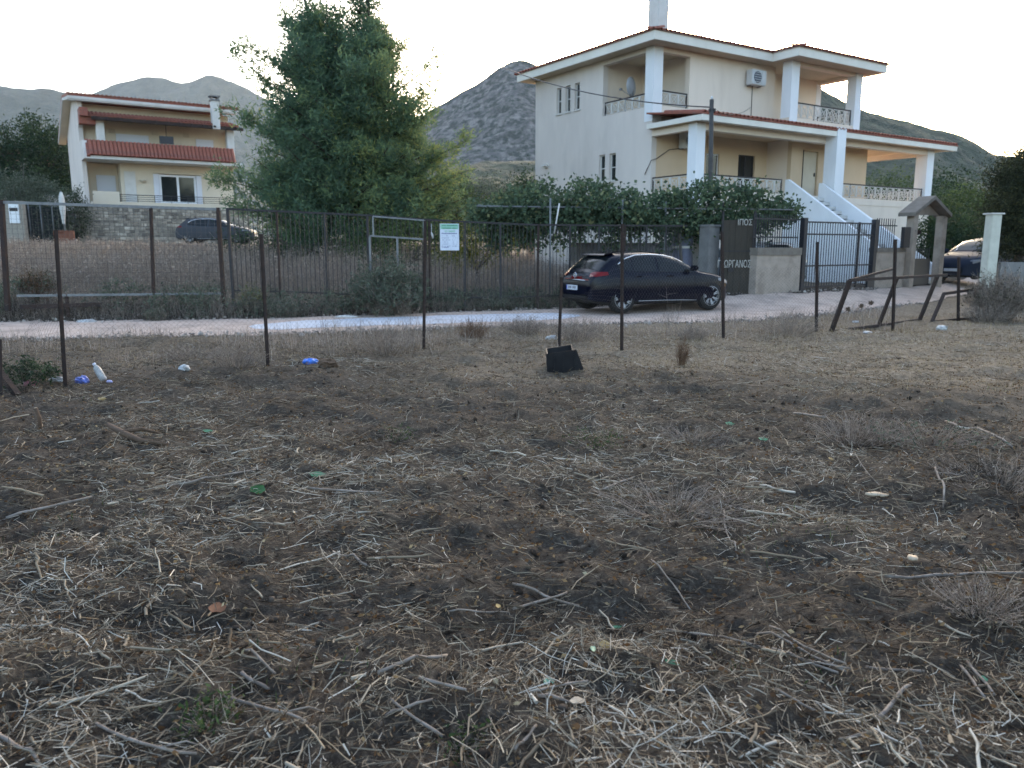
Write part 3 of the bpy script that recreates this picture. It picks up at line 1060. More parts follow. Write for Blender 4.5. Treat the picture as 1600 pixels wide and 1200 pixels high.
b = B().prism([(-1.74, 7.10), (-1.04, 8.12), (-0.96, 8.1), (-0.96, 7.9), (-1.6, 7.0)], 'x', 0.16, 0.34)
b.build('parapet_end', tile_red, lh)
# main roof, verge and fascia
rfl = lpart(B().prism([(-0.5, 10.80), (3.4, 11.2), (9.9, 9.15), (9.9, 9.03), (3.4, 11.06), (-0.5, 10.60)], 'x', -0.50, 9.5), 'roof', tile_red)
lpart(B().box(-0.5, 9.45, -0.56, -0.502, 10.46, 10.62).prism([(-0.5, 10.40), (3.4, 10.9), (9.85, 8.86), (9.85, 9.02), (3.4, 11.05), (-0.5, 10.59)], 'x', -0.5, -0.44), 'fascia', white_dull)
lpart(B().prism([(-0.5, 10.44), (3.4, 10.90), (9.85, 8.86), (9.85, 8.98), (3.4, 11.02), (-0.5, 10.56)], 'x', -0.435, -0.004), 'soffit', plaster_yellow)
lpart(B().prism([(-0.5, 10.38), (0.75, 10.5), (0.75, 10.58), (-0.5, 10.5)], 'x', -0.43, 9.4), 'soffit', white_dull)
for i in range(44):
    o = link('roof_tile', te, None, rfl)
    o.location = (-0.45 + i * 0.2295, -0.58, 10.76)
    o.rotation_euler = (rad(7), 0, 0)
# pergola roof of red tiles on dark timber
pg = lpart(B().prism([(-1.45, 9.42), (0.68, 9.88), (0.68, 9.93), (-1.45, 9.47)], 'x', 0.5, 9.2), 'pergola_roof', tile_red)
for i in range(38):
    o = link('roof_tile', tm, None, pg)
    o.location = (0.6 + i * 0.2295, -1.48, 9.47)
    o.rotation_euler = (math.atan2(.46, 2.13), 0, 0)
lpart(B().box(0.6, 9.5, -1.42, -1.28, 9.22, 9.41).box(0.6, 9.3, 0.5, 0.68, 9.6, 9.8), 'pergola_beam', timber_dark)
rb = B().prism([(-1.75, 9.26), (0.6, 9.76), (0.6, 9.87), (-1.75, 9.37)], 'x', -0.05, 0.05).mesh('pergola_rafter')
rb.materials.append(timber_dark)
for i in range(13):
    o = link('pergola_rafter', rb, None, lh)
    o.location = (0.75 + i * 0.69, 0, 0)
lpart(B().box(-0.02, 0.85, -1.0, -0.2, 9.0, 9.5).prism([(0.0, 9.9), (0.45, 9.9), (0.45, 9.42), (0.0, 9.42)], 'y', -1.3, 0.0), 'verge_tile', tile_red)
lpart(B().box(0.85, 1.3, -0.9, -0.5, 7.12, 9.35), 'column', white_dull)
lpart(B().box(8.55, 9.0, -0.9, -0.45, 7.12, 9.35), 'column', white_dull)
ch = lpart(B().box(7.56, 8.02, -1.5, -1.05, 9.2, 10.95), 'chimney', white_dull)
B().box(7.5, 8.08, -1.56, -0.99, 10.95, 11.03).box(7.56, 7.66, -1.5, -1.05, 11.03, 11.2).box(7.92, 8.02, -1.5, -1.05, 11.03, 11.2).box(7.48, 8.1, -1.58, -0.97, 11.2, 11.28).build('chimney_cap', concrete, ch)
# upper shutters and lantern, ground floor openings
lpart(B().box(2.1, 4.0, 0.62, 0.697, 7.14, 8.75), 'shutter', shutter_w)
lpart(B().box(6.9, 8.0, 0.62, 0.697, 7.14, 8.75), 'shutter', shutter_w)
lan = lpart(B().tube([(4.75, -1.2, 9.25), (4.75, -1.2, 8.55)], 0.02, 5).box(4.35, 5.15, -1.3, -1.1, 8.1, 8.55), 'hanging_lantern', iron_black)
for (x, z) in ((1.9, 8.9), (4.4, 8.95), (6.3, 8.95)):
    lpart(B().box(x - .18, x + .18, 0.6, 0.698, z - .12, z + .12), 'wall_lamp', soffit)
window(lh, 'y', 0.0, 4.35, 6.6, 4.5, 6.3, 0.04, white_paint, dark_glass, 2, 0.12, 'sliding_door', False)
lpart(B().box(4.0, 4.33, -0.03, 0.06, 4.5, 6.32), 'shutter', shutter_w)
lpart(B().box(6.62, 6.95, -0.03, 0.06, 4.5, 6.32), 'shutter', shutter_w)
lpart(B().box(0.85, 1.95, 1.28, 1.345, 4.3, 6.2), 'door', shutter_w)
lpart(B().box(2.3, 2.95, -0.04, -0.003, 4.5, 6.4), 'shutter', white_dull)
for x in (3.35, 7.95):
    b = B()
    b.lathe([(0.0, 0), (.12, .01), (.2, .09), (.22, .16), (.20, .16), (0, .1)], 12, 'z', (x, -.12, 5.75))
    b.build('wall_lamp', soffit, lh)
# terrace with parapet, railing and stone base
lpart(B().box(0.25, 9.45, -1.62, -0.003, 4.1, 4.42).box(0.3, 1.75, -1.60, -1.42, 4.42, 5.02).box(8.75, 9.45, -1.60, -1.42, 4.42, 4.85).box(9.27, 9.45, -1.42, -0.003, 4.42, 4.85), 'terrace', plaster_yellow)
rl = B()
for zz in (4.5, 4.62, 4.74):
    rl.tube([(1.75, -1.5, zz), (8.75, -1.5, zz)], .014, 5)
rl.tube([(1.75, -1.5, 4.86), (8.75, -1.5, 4.86)], .025, 6)
for k in range(8):
    rl.tube([(1.8 + k * .98, -1.5, 4.42), (1.8 + k * .98, -1.5, 4.86)], .016, 5)
lpart(rl, 'railing', iron_dark)


def stone_field(name, x0, x1, z0, z1, y, parent, seed, rows=9, depth=.10):
    rr = random.Random(seed)
    b = B()
    tints = []
    z = z0
    while z < z1 - .02:
        h = min(rr.uniform(.13, .24), z1 - z)
        x = x0
        while x < x1 - .02:
            w = min(rr.uniform(.14, .40), x1 - x)
            hh = h
            parts_ = [(z, z + hh)] if hh < .22 or rr.random() < .6 else [(z, z + hh * .5), (z + hh * .5, z + hh)]
            for (a, c) in parts_:
                j = lambda s: rr.uniform(-s, s)
                g = .014
                q = [(x + g + j(.02), a + g + j(.015)), (x + w - g + j(.02), a + g + j(.015)), (x + w - g + j(.02), c - g + j(.015)), (x + g + j(.02), c - g + j(.015))]
                f = rr.uniform(.02, .055)
                V = [(p[0], y, p[1]) for p in q]
                cx = sum(p[0] for p in q) / 4
                cz = sum(p[1] for p in q) / 4
                V += [(cx + (p[0] - cx) * .8, y - f, cz + (p[1] - cz) * .8) for p in q]
                b.add(V, [(4, 5, 6, 7), (0, 1, 5, 4), (1, 2, 6, 5), (2, 3, 7, 6), (3, 0, 4, 7)])
                tints += [min(1, max(0, rr.gauss(.45, .25)))] * 5
            x += w
        z += h
    o = b.build(name, stone_m, parent, kind='stuff', recalc=False)
    a = o.data.attributes.new('tint', 'FLOAT', 'FACE')
    a.data.foreach_set('value', np.array(tints, dtype=np.float32))
    return o


lpart(B().box(-0.6, 9.5, -1.75, -1.55, 1.2, 4.1), 'base_wall', mortar)
stone_field('stonework', -0.6, 9.5, 1.75, 4.1, -1.755, lh, 4)

# garden wall, gate and posts left of that house
gw = thing('garden_gate', 'grey panelled garden gate between two stone posts below the small house', 'gate', (-26.443, 50.0, 0), A33)
B().box(-1.75, -0.75, -2.06, -2.0, 2.15, 3.75).build('gate_leaf', steel_grey, gw)
b = B()
for k in range(4):
    b.box(-1.70, -0.80, -2.09, -2.06, 2.25 + k * .37, 2.25 + k * .37 + .30)
b.build('gate_panel', steel_grey, gw)
B().box(-0.98, -0.92, -2.14, -2.09, 2.5, 3.4).build('handle', shutter_w, gw)
for x in (-2.2, -0.72):
    B().box(x, x + .42, -2.1, -1.85, 1.6, 4.0).build('post', mortar, gw)
    stone_field('stonework', x, x + .42, 2.0, 4.0, -2.105, gw, 9 + int(x * 5))
pw = at(14, 330, 44)
mb_ = thing('meter_wall', 'pale wall with two white meter boxes and dark slots at the far left', 'wall', (pw.x, 44, 0), 0)
B().box(-1.6, .75, 0, .3, 1.5, 4.15).build('masonry', mortar, mb_)
for x in (-.95, .02):
    m_ = B().box(x, x + .55, -.06, -.002, 2.95, 4.05).build('meter_box', white_paint, mb_, bevel=.01)
    B().box(x + .05, x + .5, -.075, -.061, 3.6, 3.78).build('slot', iron_dark, m_)
um = at(98, 330, 45)
ub = thing('parasol', 'closed white parasol standing beside the dark garden fence', 'parasol', (um.x, 45, base_h(um.x, 45) if False else 2.0), 0)
B().lathe([(.0, 2.70), (.07, 2.66), (.15, 2.3), (.16, 1.8), (.09, 1.2), (.06, .95)], 12).build('canopy', white_dull, ub)
B().tube([(0, 0, 0), (0, 0, 2.75)], .03, 6).build('pole', galv, ub)
B().lathe([(0, 0), (.25, 0), (.25, .08), (.05, .12)], 12).build('base', concrete, ub)
# dark netted garden fence with grey posts
gf = thing('garden_fence', 'dark netted garden fence with thin grey posts under the olive hedge', 'fence', (0, 0, 0), 0)
pA, pB = at(26, 330, 44.5), at(100, 335, 45.5)
for i in range(5):
    p = pA.lerp(pB, i / 4)
    B().tube([(p.x, p.y, 1.6), (p.x, p.y, 4.0)], .035, 6).build('post', galv, gf)
b = B()
n_ = Vector((0, .05, 0))
b.add([(pA.x, pA.y + .06, 1.7), (pB.x, pB.y + .06, 1.7), (pB.x, pB.y + .06, 3.85), (pA.x, pA.y + .06, 3.9), (pA.x, pA.y + .09, 1.7), (pB.x, pB.y + .09, 1.7), (pB.x, pB.y + .09, 3.85), (pA.x, pA.y + .09, 3.9)], [(0, 1, 2, 3), (7, 6, 5, 4), (0, 4, 5, 1), (1, 5, 6, 2), (2, 6, 7, 3), (3, 7, 4, 0)])
b.build('net', M('net_dark', (0.012, 0.016, 0.018), (0.02, 0.026, 0.024), 3, rough=.9), gf)
# brick heap
bk = at(100, 368, 43.5)
bs = thing('brick_stack', 'low stack of red bricks below the closed parasol', 'brick stack', (bk.x, 43.5, float(base_h(bk.x, 43.5))), rad(12))
bme = B().box(-.12, .12, -.06, .06, 0, .075).mesh('brick')
bme.materials.append(brick_m)
for L_ in range(9):
    for i in range(4):
        for j in range(2):
            if L_ > 6 and R.random() < .4:
                continue
            o = link('brick', bme, None, bs)
            o.location = (-.38 + i * .25 + R.uniform(-.01, .01), j * .13, L_ * .078)
            o.rotation_euler = (0, 0, R.uniform(-.06, .06))
# distant house at the left edge
dh = at(8, 262, 75)
d2 = thing('house', 'half hidden far house with a low red roof above the olive hedge', 'house', (dh.x, 75, 2.6), rad(20))
B().box(-5, 2.6, 0, 6, 0, 6.6).build('wall', plaster_cream, d2)
B().prism([(-.5, 6.6), (3, 8.0), (6.5, 6.6), (6.5, 6.75), (3, 8.2), (-.5, 6.75)], 'x', -5.4, 3.0).build('roof', tile_red, d2)
w_ = B().box(.4, 1.2, -.03, .02, 4.4, 5.7).build('window', shutter_w, d2)
B().box(.48, 1.12, -.045, -.031, 4.5, 5.6).build('pane', dark_glass, w_)
# pale low building between the pine side of the small house and the hedge
q = at(108, 303, 62)
d3 = thing('shed', 'low pale shed roof showing between the olive hedge and the small house', 'shed', (q.x, 62, 2.2), rad(10))
B().box(-1.6, 1.6, 0, 3, 0, 3.2).build('wall', white_paint, d3)
B().prism([(-.2, 3.2), (3.2, 3.7), (3.2, 3.85), (-.2, 3.35)], 'x', -1.8, 1.8).build('roof', white_dull, d3)


# ------------------------------------------------------------------ fence and gate on the far side of the road
def fpt(s):
    """point on the far fence line, s metres from the right gate post"""
    P = [(-14.0, (-19.5, 13.9)), (-4.45, (-11.0, 17.2)), (0.0, (-6.75, 18.5)), (5.82, (-1.2, 20.2)), (7.76, (0.67, 20.85)), (12.6, (5.15, 23.25))]
    ss = [a for a, _ in P]
    return np.interp(s, ss, [c[0] for _, c in P]), np.interp(s, ss, [c[1] for _, c in P])


def fz(s):
    x, y = fpt(s)
    return float(base_h(x, y))


sg = thing('sliding_gate', 'wide grey metal gate frame with wire mesh at the left end of the weedy plot', 'gate')


def fb(b, s0, z0, s1, z1, w, dy=0.0):
    x0, y0 = fpt(s0)
    x1, y1 = fpt(s1)
    return b.bar((x0, y0 + dy, z0), (x1, y1 + dy, z1), w)


fb(B(), -4.32, 2.57, 0.04, 2.48, .06).build('top_rail', galv, sg)
fb(B(), -4.25, .58, 0.0, .56, .05).build('bottom_rail', galv, sg)
fb(B(), -4.45, .25, -4.35, 2.62, .09).build('post', rust, sg)
fb(B(), -1.5, .56, -1.42, 2.5, .06).build('post', rust, sg)
fb(B(), 0.0, .2, 0.0, 2.52, .08).build('post', rust, sg)
fb(B(), -4.2, .34, -2.6, .36, .09).build('ground_rail', rust, sg)
fb(B(), -3.28, .1, -3.28, .6, .05).build('foot', rust, sg)
# mesh of the gate
b = B()
for k in range(42):
    s = -4.2 + k * .1
    fb(b, s, .6, s, 2.5, .004)
for k in range(18):
    fb(b, -4.3, .65 + k * .105, 0, .65 + k * .1, .004)
b.build('wire_mesh', wire_grey, sg, kind='stuff')

rfn = thing('railing_fence', 'long dark metal fence of thin upright bars along the weedy plot', 'fence')
post_s = [0.22, 1.28, 2.38, 3.42, 4.9, 5.82, 6.77, 7.76, 8.7, 9.6, 10.4, 11.1, 11.8]
tops = lambda s: np.interp(s, [0, 3.4, 4.8, 5.8, 7.7, 12.6], [2.52, 2.41, 2.32, 2.28, 2.22, 2.26])
for i, s in enumerate(post_s):
    w = .062 if i in (0, 7) else .045
    fb(B(), s, fz(s) - .2, s + R.uniform(-.02, .02), float(tops(s)), w).build('post', iron_dark if i % 3 != 1 else rust, rfn)
bnds = post_s + [12.5]
for i in range(len(bnds) - 1):
    fb(B(), bnds[i], float(tops(bnds[i])) - .02, bnds[i + 1], float(tops(bnds[i + 1])) - .02, .045).build('rail', iron_dark, rfn)
    if i != 4:
        fb(B(), bnds[i], fz(bnds[i]) + .35, bnds[i + 1], fz(bnds[i + 1]) + .35, .03).build('rail', iron_dark, rfn)
barm = B().box(-.007, .007, -.007, .007, 0, 1).mesh('bar')
barm.materials.append(iron_dark)
s = .33
while s < 12.4:
    x, y = fpt(s)
    o = link('bar', barm, None, rfn)
    z0 = fz(s) + .3
    o.location = (x, y, z0)
    o.scale = (1, 1, float(tops(s)) - .03 - z0)
    s += .105
# grey pedestrian gate frame standing in that fence behind the bush
pgt = thing('metal_gate', 'lighter grey tubular gate frame in the fence behind the round bush', 'gate')
b = B()
fb(b, 3.55, 2.36, 4.80, 2.28, .035, -.09)
fb(b, 3.55, 1.9, 3.55, 2.36, .035, -.09)
b.build('top_frame', galv, pgt)
b = B()
fb(b, 3.46, 1.9, 4.8, 1.82, .04, -.09)
fb(b, 3.46, .35, 3.46, 1.88, .045, -.09)
fb(b, 4.80, .3, 4.80, 2.28, .045, -.09)
b.build('frame', galv, pgt)
fb(B(), 4.13, .4, 4.13, 1.84, .05, -.09).build('mid_bar', galv, pgt)
# notice board on the fence
nb = thing('notice_sign', 'white notice with a green heading wired to the dark fence', 'sign')
A = Vector((-1.79, 19.93, 1.55))
E_ = Vector((-1.33, 20.06, 1.54))
xa = (E_ - A).normalized()
yn = Vector((xa.y, -xa.x, 0))
nb.location = A + yn * .0
nb.rotation_euler = (0, 0, math.atan2(xa.y, xa.x))
Wn, Hn = .48, .655
B().box(0, Wn, 0, .006, 0, Hn).build('board', sign_white, nb)
B().box(.012, Wn - .012, -.002, -.0005, Hn - .135, Hn - .012).build('heading_band', sign_green, nb)


def scribble(b, x0, x1, z, h, y, dense=.75, seed=1):
    rr = random.Random(seed)
    x = x0
    while x < x1:
        w = rr.uniform(.006, .016)
        if rr.random() < dense:
            b.box(x, min(x + w, x1), y - .0015, y, z - h * rr.uniform(.35, .5), z + h * rr.uniform(.35, .5))
        x += w + rr.uniform(.002, .006)
    return b


b = B()
scribble(b, .04, .44, Hn - .045, .03, -.0025, .9, 2)
scribble(b, .06, .42, Hn - .11, .032, -.0025, .95, 3)
b.build('heading_print', sign_ink_green, nb)
b = B()
scribble(b, .10, .40, Hn - .185, .05, -.0005, .8, 4)
b.build('heading_print', sign_green, nb)
b = B()
scribble(b, .04, .44, Hn - .24, .035, -.0005, .95, 5)
for k in range(6):
    scribble(b, .04, .2 + .03 * (k % 3), Hn - .30 - k * .05, .018, -.0005, .6, 6 + k)
    scribble(b, .30, .44, Hn - .30 - k * .05, .018, -.0005, .5, 16 + k)
scribble(b, .04, .22, .075, .03, -.0005, .95, 30)
b.build('print', sign_ink, nb)
# scrap of white plastic on the fence beside the notice
x, y = fpt(4.98)
tg = B().tube([(x, y - .05, 2.2), (x + .005, y - .06, 2.0), (x + .01, y - .06, 1.98)], .008, 4).tube([(x, y - .06, 2.0), (x + .02, y - .08, 1.93), (x + .04, y - .07, 1.84)], [.01, .03, .012], 6).build('plastic_scrap', plastic_white)
tag(tg, 'thin scrap of white plastic hanging on the fence left of the notice', 'scrap')


# ------------------------------------------------------------------ road front of the main house
gp = thing('gate_pillar', 'plain grey concrete pillar behind the front of the black car', 'pillar', (5.78, 23.45, .1), A33)
B().box(-.22, .22, -.2, .2, 0, 2.12).build('shaft', concrete, gp, bevel=.015)
B().box(-.25, .25, -.23, .23, 2.12, 2.18).build('cap', concrete, gp)
bb_ = thing('boarded_gate', 'dark brown boarded gate with white letters beside the beige wall', 'gate', (6.06, 23.05, .15), rad(4))
for k in range(5):
    B().box(.02 + k * .178, .02 + k * .178 + .172, 0, .03, .05, 2.25).build('board', brown_board, bb_)
B().box(-.03, .02, -.02, .06, 0, 2.5).build('post', iron_dark, bb_)
B().box(.91, .96, -.02, .06, 0, 2.5).build('post', iron_dark, bb_)
B().box(.02, .91, -.02, -.002, 1.35, 1.39).build('rail', iron_dark, bb_)
B().box(.20, .36, -.03, -.002, .78, .90).build('latch', iron_dark, bb_)


def letters(text, h, width, loc, parent, mat, thick=.012):
    cu = bpy.data.curves.new('lettering', 'FONT')
    cu.body = text
    cu.size = 1.0
    cu.extrude = .02
    cu.resolution_u = 2
    tmp = bpy.data.objects.new('tmp', cu)
    COL.objects.link(tmp)
    dg = bpy.context.evaluated_depsgraph_get()
    me = bpy.data.meshes.new_from_object(tmp.evaluated_get(dg))
    bpy.data.objects.remove(tmp)
    co = np.zeros(len(me.vertices) * 3, dtype=np.float32)
    me.vertices.foreach_get('co', co)
    co = co.reshape(-1, 3)
    mn, mxx = co.min(0), co.max(0)
    out = np.zeros_like(co)
    out[:, 0] = (co[:, 0] - mn[0]) / (mxx[0] - mn[0]) * width
    out[:, 2] = (co[:, 1] - mn[1]) / (mxx[1] - mn[1]) * h
    out[:, 1] = -(co[:, 2] - mn[2]) / max(mxx[2] - mn[2], 1e-6) * thick
    me.vertices.foreach_set('co', out.ravel())
    me.materials.clear()
    me.materials.append(mat)
    me.update()
    o = link('lettering', me, None, parent)
    o.location = loc
    return o


letters('ΓΕΩΡΓΑΝΟΣ', .22, .98, (-.12, -.045, .90), bb_, letter_white)
letters('ΙΠΟΣ', .18, .42, (.42, -.045, 2.1), bb_, letter_white)

W0 = Vector((8.7325, 24.0, 0))


def wloc(s, d=0.0, z=0.0):
    return Vector((W0.x + s * math.cos(A33) - d * math.sin(A33), W0.y + s * math.sin(A33) + d * math.cos(A33), z))


yw = thing('yard_wall', 'beige stained yard wall with dark railings left of the iron gate', 'wall', wloc(0), A33)
B().box(-2.02, -.06, 0, .25, 0, 1.40).build('masonry', wall_beige, yw)
B().box(-2.04, -.05, -.03, .28, 1.40, 1.62).build('coping', wall_coping, yw)
B().box(-2.1, -.1, .10, .14, 2.42, 2.46).build('rail', iron_black, yw)
B().box(-2.1, -.1, .10, .14, 1.9, 1.94).build('rail', iron_black, yw)
bm2 = B().box(-.01, .01, -.01, .01, 0, .95).mesh('bar')
bm2.materials.append(iron_black)
for k in range(20):
    o = link('bar', bm2, None, yw)
    o.location = (-2.08 + k * .104, .12, 1.62)
yg = thing('iron_gate', 'tall black iron gate of upright bars in front of the white stairs', 'gate', wloc(0), A33)
B().box(.0, .16, -.02, .14, .1, 2.5).build('post', iron_black, yg)
B().box(3.60, 3.76, -.02, .14, .1, 2.52).build('post', iron_black, yg)
B().box(2.82, 2.88, .03, .09, .36, 2.42).build('stile', iron_black, yg)
for z in (.42, 1.05, 2.0, 2.36):
    B().box(.16, 3.60, .04, .085, z, z + .045).build('rail', iron_black, yg)
bm3 = B().box(-.009, .009, -.009, .009, 0, 1.96).mesh('bar')
bm3.materials.append(iron_black)
for k in range(27):
    if abs(.22 + k * .126 - 2.85) < .05:
        continue
    o = link('bar', bm3, None, yg)
    o.location = (.22 + k * .126, .062, .43)
B().box(3.34, 3.58, -.05, .02, .35, .75).build('lock_box', iron_black, yg)
yw2 = thing('yard_wall', 'low beige wall between the iron gate and the roofed garden doorway', 'wall', wloc(0), A33)
B().box(3.77, 5.42, 0, .25, 0, 1.48).build('masonry', wall_beige, yw2)
B().box(3.77, 5.42, -.03, .28, 1.48, 1.62).build('coping', wall_coping, yw2)
for k in range(9):
    o = link('bar', bm2, None, yw2)
    o.location = (3.88 + k * .125, .12, 1.62)
B().box(3.80, 5.0, .10, .14, 2.32, 2.36).build('rail', iron_black, yw2)
B().box(5.02, 5.38, -.16, -.04, 1.62, 2.3).build('letter_box', iron_dark, yw2)
# roofed doorway
dw = thing('roofed_doorway', 'small gabled stone doorway with dark gate right of the iron gate', 'doorway', wloc(0), A33)
for x in (5.62, 7.42):
    B().box(x, x + .26, -.1, .16, .1, 2.72).build('pillar', wall_beige, dw)
for sgn in (1, -1):
    pts = [(6.53, 3.36), (6.53, 3.24), (6.53 + sgn * 1.14, 2.66), (6.53 + sgn * 1.14, 2.78)]
    B().prism(pts, 'y', -.26, .34).build('roof', wall_coping, dw)
B().prism([(5.6, 2.73), (7.6, 2.73), (6.53, 3.23)], 'y', .12, .22).build('gable', wall_beige, dw)
gl = B().box(5.87, 7.18, .1, .13, .35, 1.25).build('gate_leaf', iron_black, dw)
for k in range(9):
    B().box(5.92 + k * .145, 5.94 + k * .145, .11, .13, 1.25, 1.6).build('bar', iron_black, gl)
hp = thing('flower_pot', 'hanging plant basket in the gabled doorway', 'plant', wloc(6.2, .1, 2.05), 0)
B().lathe([(0, 0), (.12, .02), (.18, .16), (.16, .16), (0, .12)], 10).build('basket', rust, hp)
C_ = np.array([0, 0, .2]) + N.normal(size=(160, 3)) * np.array([.16, .16, .13])
V, F = leaf_geo(C_, .09, .05)
# (foliage of the basket is linked later, when the leaf paints exist)
HANG = (hp, V, F, N.random(160))
# white post, low wall, dark screen at the right edge
wp = thing('gate_post', 'tall whitewashed gate post beside the dark hedge at the right edge', 'post', (13.30, 22.2, 0), rad(8))
B().box(-.15, .15, -.14, .14, -.1, 2.52).build('shaft', M('whitewash', (0.58, 0.575, 0.50), (0.47, 0.465, 0.40), 2.5, bump=.2), wp, bevel=.015)
B().box(-.2, .19, -.18, .18, 2.52, 2.56).build('cap', white_dull, wp)
lw = thing('low_wall', 'grey rendered low wall behind the white gate post at the right edge', 'wall', (13.5, 22.0, 0), rad(-4))
B().box(.02, 5.5, 0, .3, -.2, 1.22).build('masonry', concrete, lw)
for x in (.9, 2.8):
    B().box(x, x + .06, -.07, -.002, .0, 2.3).build('post', iron_dark, lw)

# utility pole and cable
up_ = thing('utility_pole', 'slim grey utility pole rising out of the grapevine', 'pole', (6.12, 25.0, .3), 0)
B().tube([(0, 0, 0), (.01, 0, 3), (-.06, 0, 5.75)], [.085, .08, .065], 8).build('shaft', M('pole_grey', (0.075, 0.07, 0.068), (0.05, 0.047, 0.045), 10), up_)
B().box(-.13, .06, -.06, .06, 5.4, 5.48).build('bracket', iron_dark, up_)
B().lathe([(0, 0), (.03, 0), (.04, .05), (.02, .09), (0, .1)], 8, 'z', (-.06, 0, 5.75)).build('insulator', ac_white, up_)
e0 = Vector((6.06, 24.98, 5.82))
far = at(640, 20, 48)
pts = [e0.lerp(far, t) - Vector((0, 0, 1.1 * 4 * t * (1 - t))) for t in np.linspace(0, 1, 24)]
cb = B().tube(pts, .021, 5).build('overhead_cable', iron_black)
tag(cb, 'dark overhead cable running from the pole to the far left past the house', 'cable')
e1 = mloc(5.42, -.05, 7.35)
pts = [e0.lerp(e1, t) - Vector((0, 0, .25 * 4 * t * (1 - t))) for t in np.linspace(0, 1, 12)]
cb = B().tube(pts, .009, 5).build('overhead_cable', iron_black)
tag(cb, 'thin service cable from the pole to the house front below the air conditioner', 'cable')


# ------------------------------------------------------------------ near fence
nf = thing('wire_fence', 'leaning rusty post fence with thin diamond wire along the near side of the road', 'fence')
NP = [((3, 628), (0, 530), 8.27), ((103, 603), (88, 360), 9.15), ((419, 572), (408, 366), 10.74), ((662, 547), (664, 345), 12.6), ((873, 545), (877, 433), 12.88), ((971, 549), (972, 350), 12.39),
      ((1130, 529), (1128, 362), 14.2), ((1275, 520), (1277, 378), 15.08), ((1395, 518), (1399, 374), 15.43), ((1497, 503), (1498, 402), 17.4)]
npts = []
for (bt, tp_, D) in NP:
    b0 = at(bt[0], bt[1], D)
    b0.z = H1(b0.x, b0.y)
    t0 = at(tp_[0], tp_[1], D)
    npts.append((b0, t0))
    p = B()
    d = (t0 - b0)
    foot = b0 - d.normalized() * .25
    # L-section steel angle with a pointed top
    w = .048
    for (ax, ay) in ((1, 0), (0, 1)):
        dx, dy = (w, .007) if ax else (.007, w)
        V = []
        for q in (foot, t0):
            V += [(q.x, q.y, q.z), (q.x + dx, q.y, q.z), (q.x + dx, q.y + dy, q.z), (q.x, q.y + dy, q.z)]
        V = [(v_[0] - .02, v_[1] - .02, v_[2]) for v_ in V]
        p.add(V, [(3, 2, 1, 0), (4, 5, 6, 7), (0, 1, 5, 4), (1, 2, 6, 5), (2, 3, 7, 6), (3, 0, 4, 7)])
    p.build('post', rust, nf)
# leaning diagonal brace at the far left
b = B()
p0 = ground_pt(28, 618)
b.bar(at(-30, 545, 8.6), (p0.x, p0.y, p0.z), .06)
b.build('brace', rust, nf)
# diamond wire: zig-zag wires strung between the posts, sagging and torn
wr = np.random.default_rng(5)
for i in range(len(npts) - 1):
    (a0, a1), (b0, b1) = npts[i], npts[i + 1]
    L_ = (b0 - a0).length
    hgt = 1.45
    nw = int(L_ / .075)
    nz = int(hgt / .075)
    P = []
    for sgn in (1, -1):
        for k in range(-nz, nw + 1):
            ss = np.arange(0, nz + 1)
            uu = (k + (ss if sgn > 0 else nz - ss)) / nw
            ok = (uu >= -0.001) & (uu <= 1.001)
            if ok.sum() < 2:
                continue
            uu = uu[ok]
            zz = ss[ok] / nz
            u_ = uu[:, None]
            z_ = zz[:, None]
            A_ = np.array(a0)[None] * (1 - u_) + np.array(b0)[None] * u_
            T_ = np.array(a1)[None] * (1 - u_) + np.array(b1)[None] * u_
            frac = hgt / 1.85
            p = A_ * (1 - z_ * frac) + T_ * z_ * frac
            sag = np.sin(uu * math.pi) * .16 * (zz ** 1.5) * (1 + .8 * math.sin(i * 2.1))
            p[:, 2] -= sag
            p[:, 1] += .06 * np.sin(uu * 7 + i) * zz
            for q in range(len(p) - 1):
                P.append((p[q], p[q + 1]))
    P = np.array(P)
    V, F, nf_ = stick_geo(P, np.full((len(P), 2), .0009), 3)
    np_mesh('wire_mesh', V, F, wire_grey, nf, kind='stuff')
# fallen frames leaning by the road at the right
def perp_depth(b0, b1, px, py):
    best = None
    for Y in np.linspace(b0.y - 1.0, b0.y + 3.0, 400):
        t = at(px, py, Y)
        c = abs((t - b0).normalized().dot((b1 - b0).normalized()))
        if best is None or c < best[0]:
            best = (c, t)
    return best[1]


fr1 = thing('fallen_gate', 'large rusty rectangular gate frame with a middle bar leaning beside the road', 'gate frame')
B0 = ground_pt(1299, 518)
B1 = ground_pt(1437, 500)
T0 = perp_depth(B0, B1, 1328, 438)
upv = T0 - B0
Bm = B0.lerp(B1, .5)
for (p_, q_, w) in ((B0, B0 + upv, .07), (Bm, Bm + upv, .06), (B1, B1 + upv, .065)):
    B().bar(p_ - upv * .02, q_, w).build('upright', rust, fr1)
B().bar(B0, B1, .06).build('bottom_rail', rust, fr1)
B().bar(B0 + upv, B1 + upv + (B1 - B0) * .12, .055).build('top_rail', rust, fr1)
B().bar(B0 + upv, B0 + upv + (B1 - B0) * .5 + Vector((0, .2, .17)), .045).build('brace', rust, fr1)
fr2 = thing('fallen_gate', 'smaller rusty gate frame half buried in dry brush near the white gate post', 'gate frame')
B0 = ground_pt(1456, 503)
B1 = B0 + Vector((1.5, .9, .02))
T0 = at(1475, 459, B0.y + .45)
T1 = at(1536, 450, B0.y + 1.1)
B().bar(B0, T0, .06).build('upright', rust, fr2)
B().bar(T0, T1, .06).build('top_rail', rust, fr2)
B().bar(T1, B1, .06).build('upright', rust, fr2)
B().bar(B0, B1, .05).build('bottom_rail', rust, fr2)


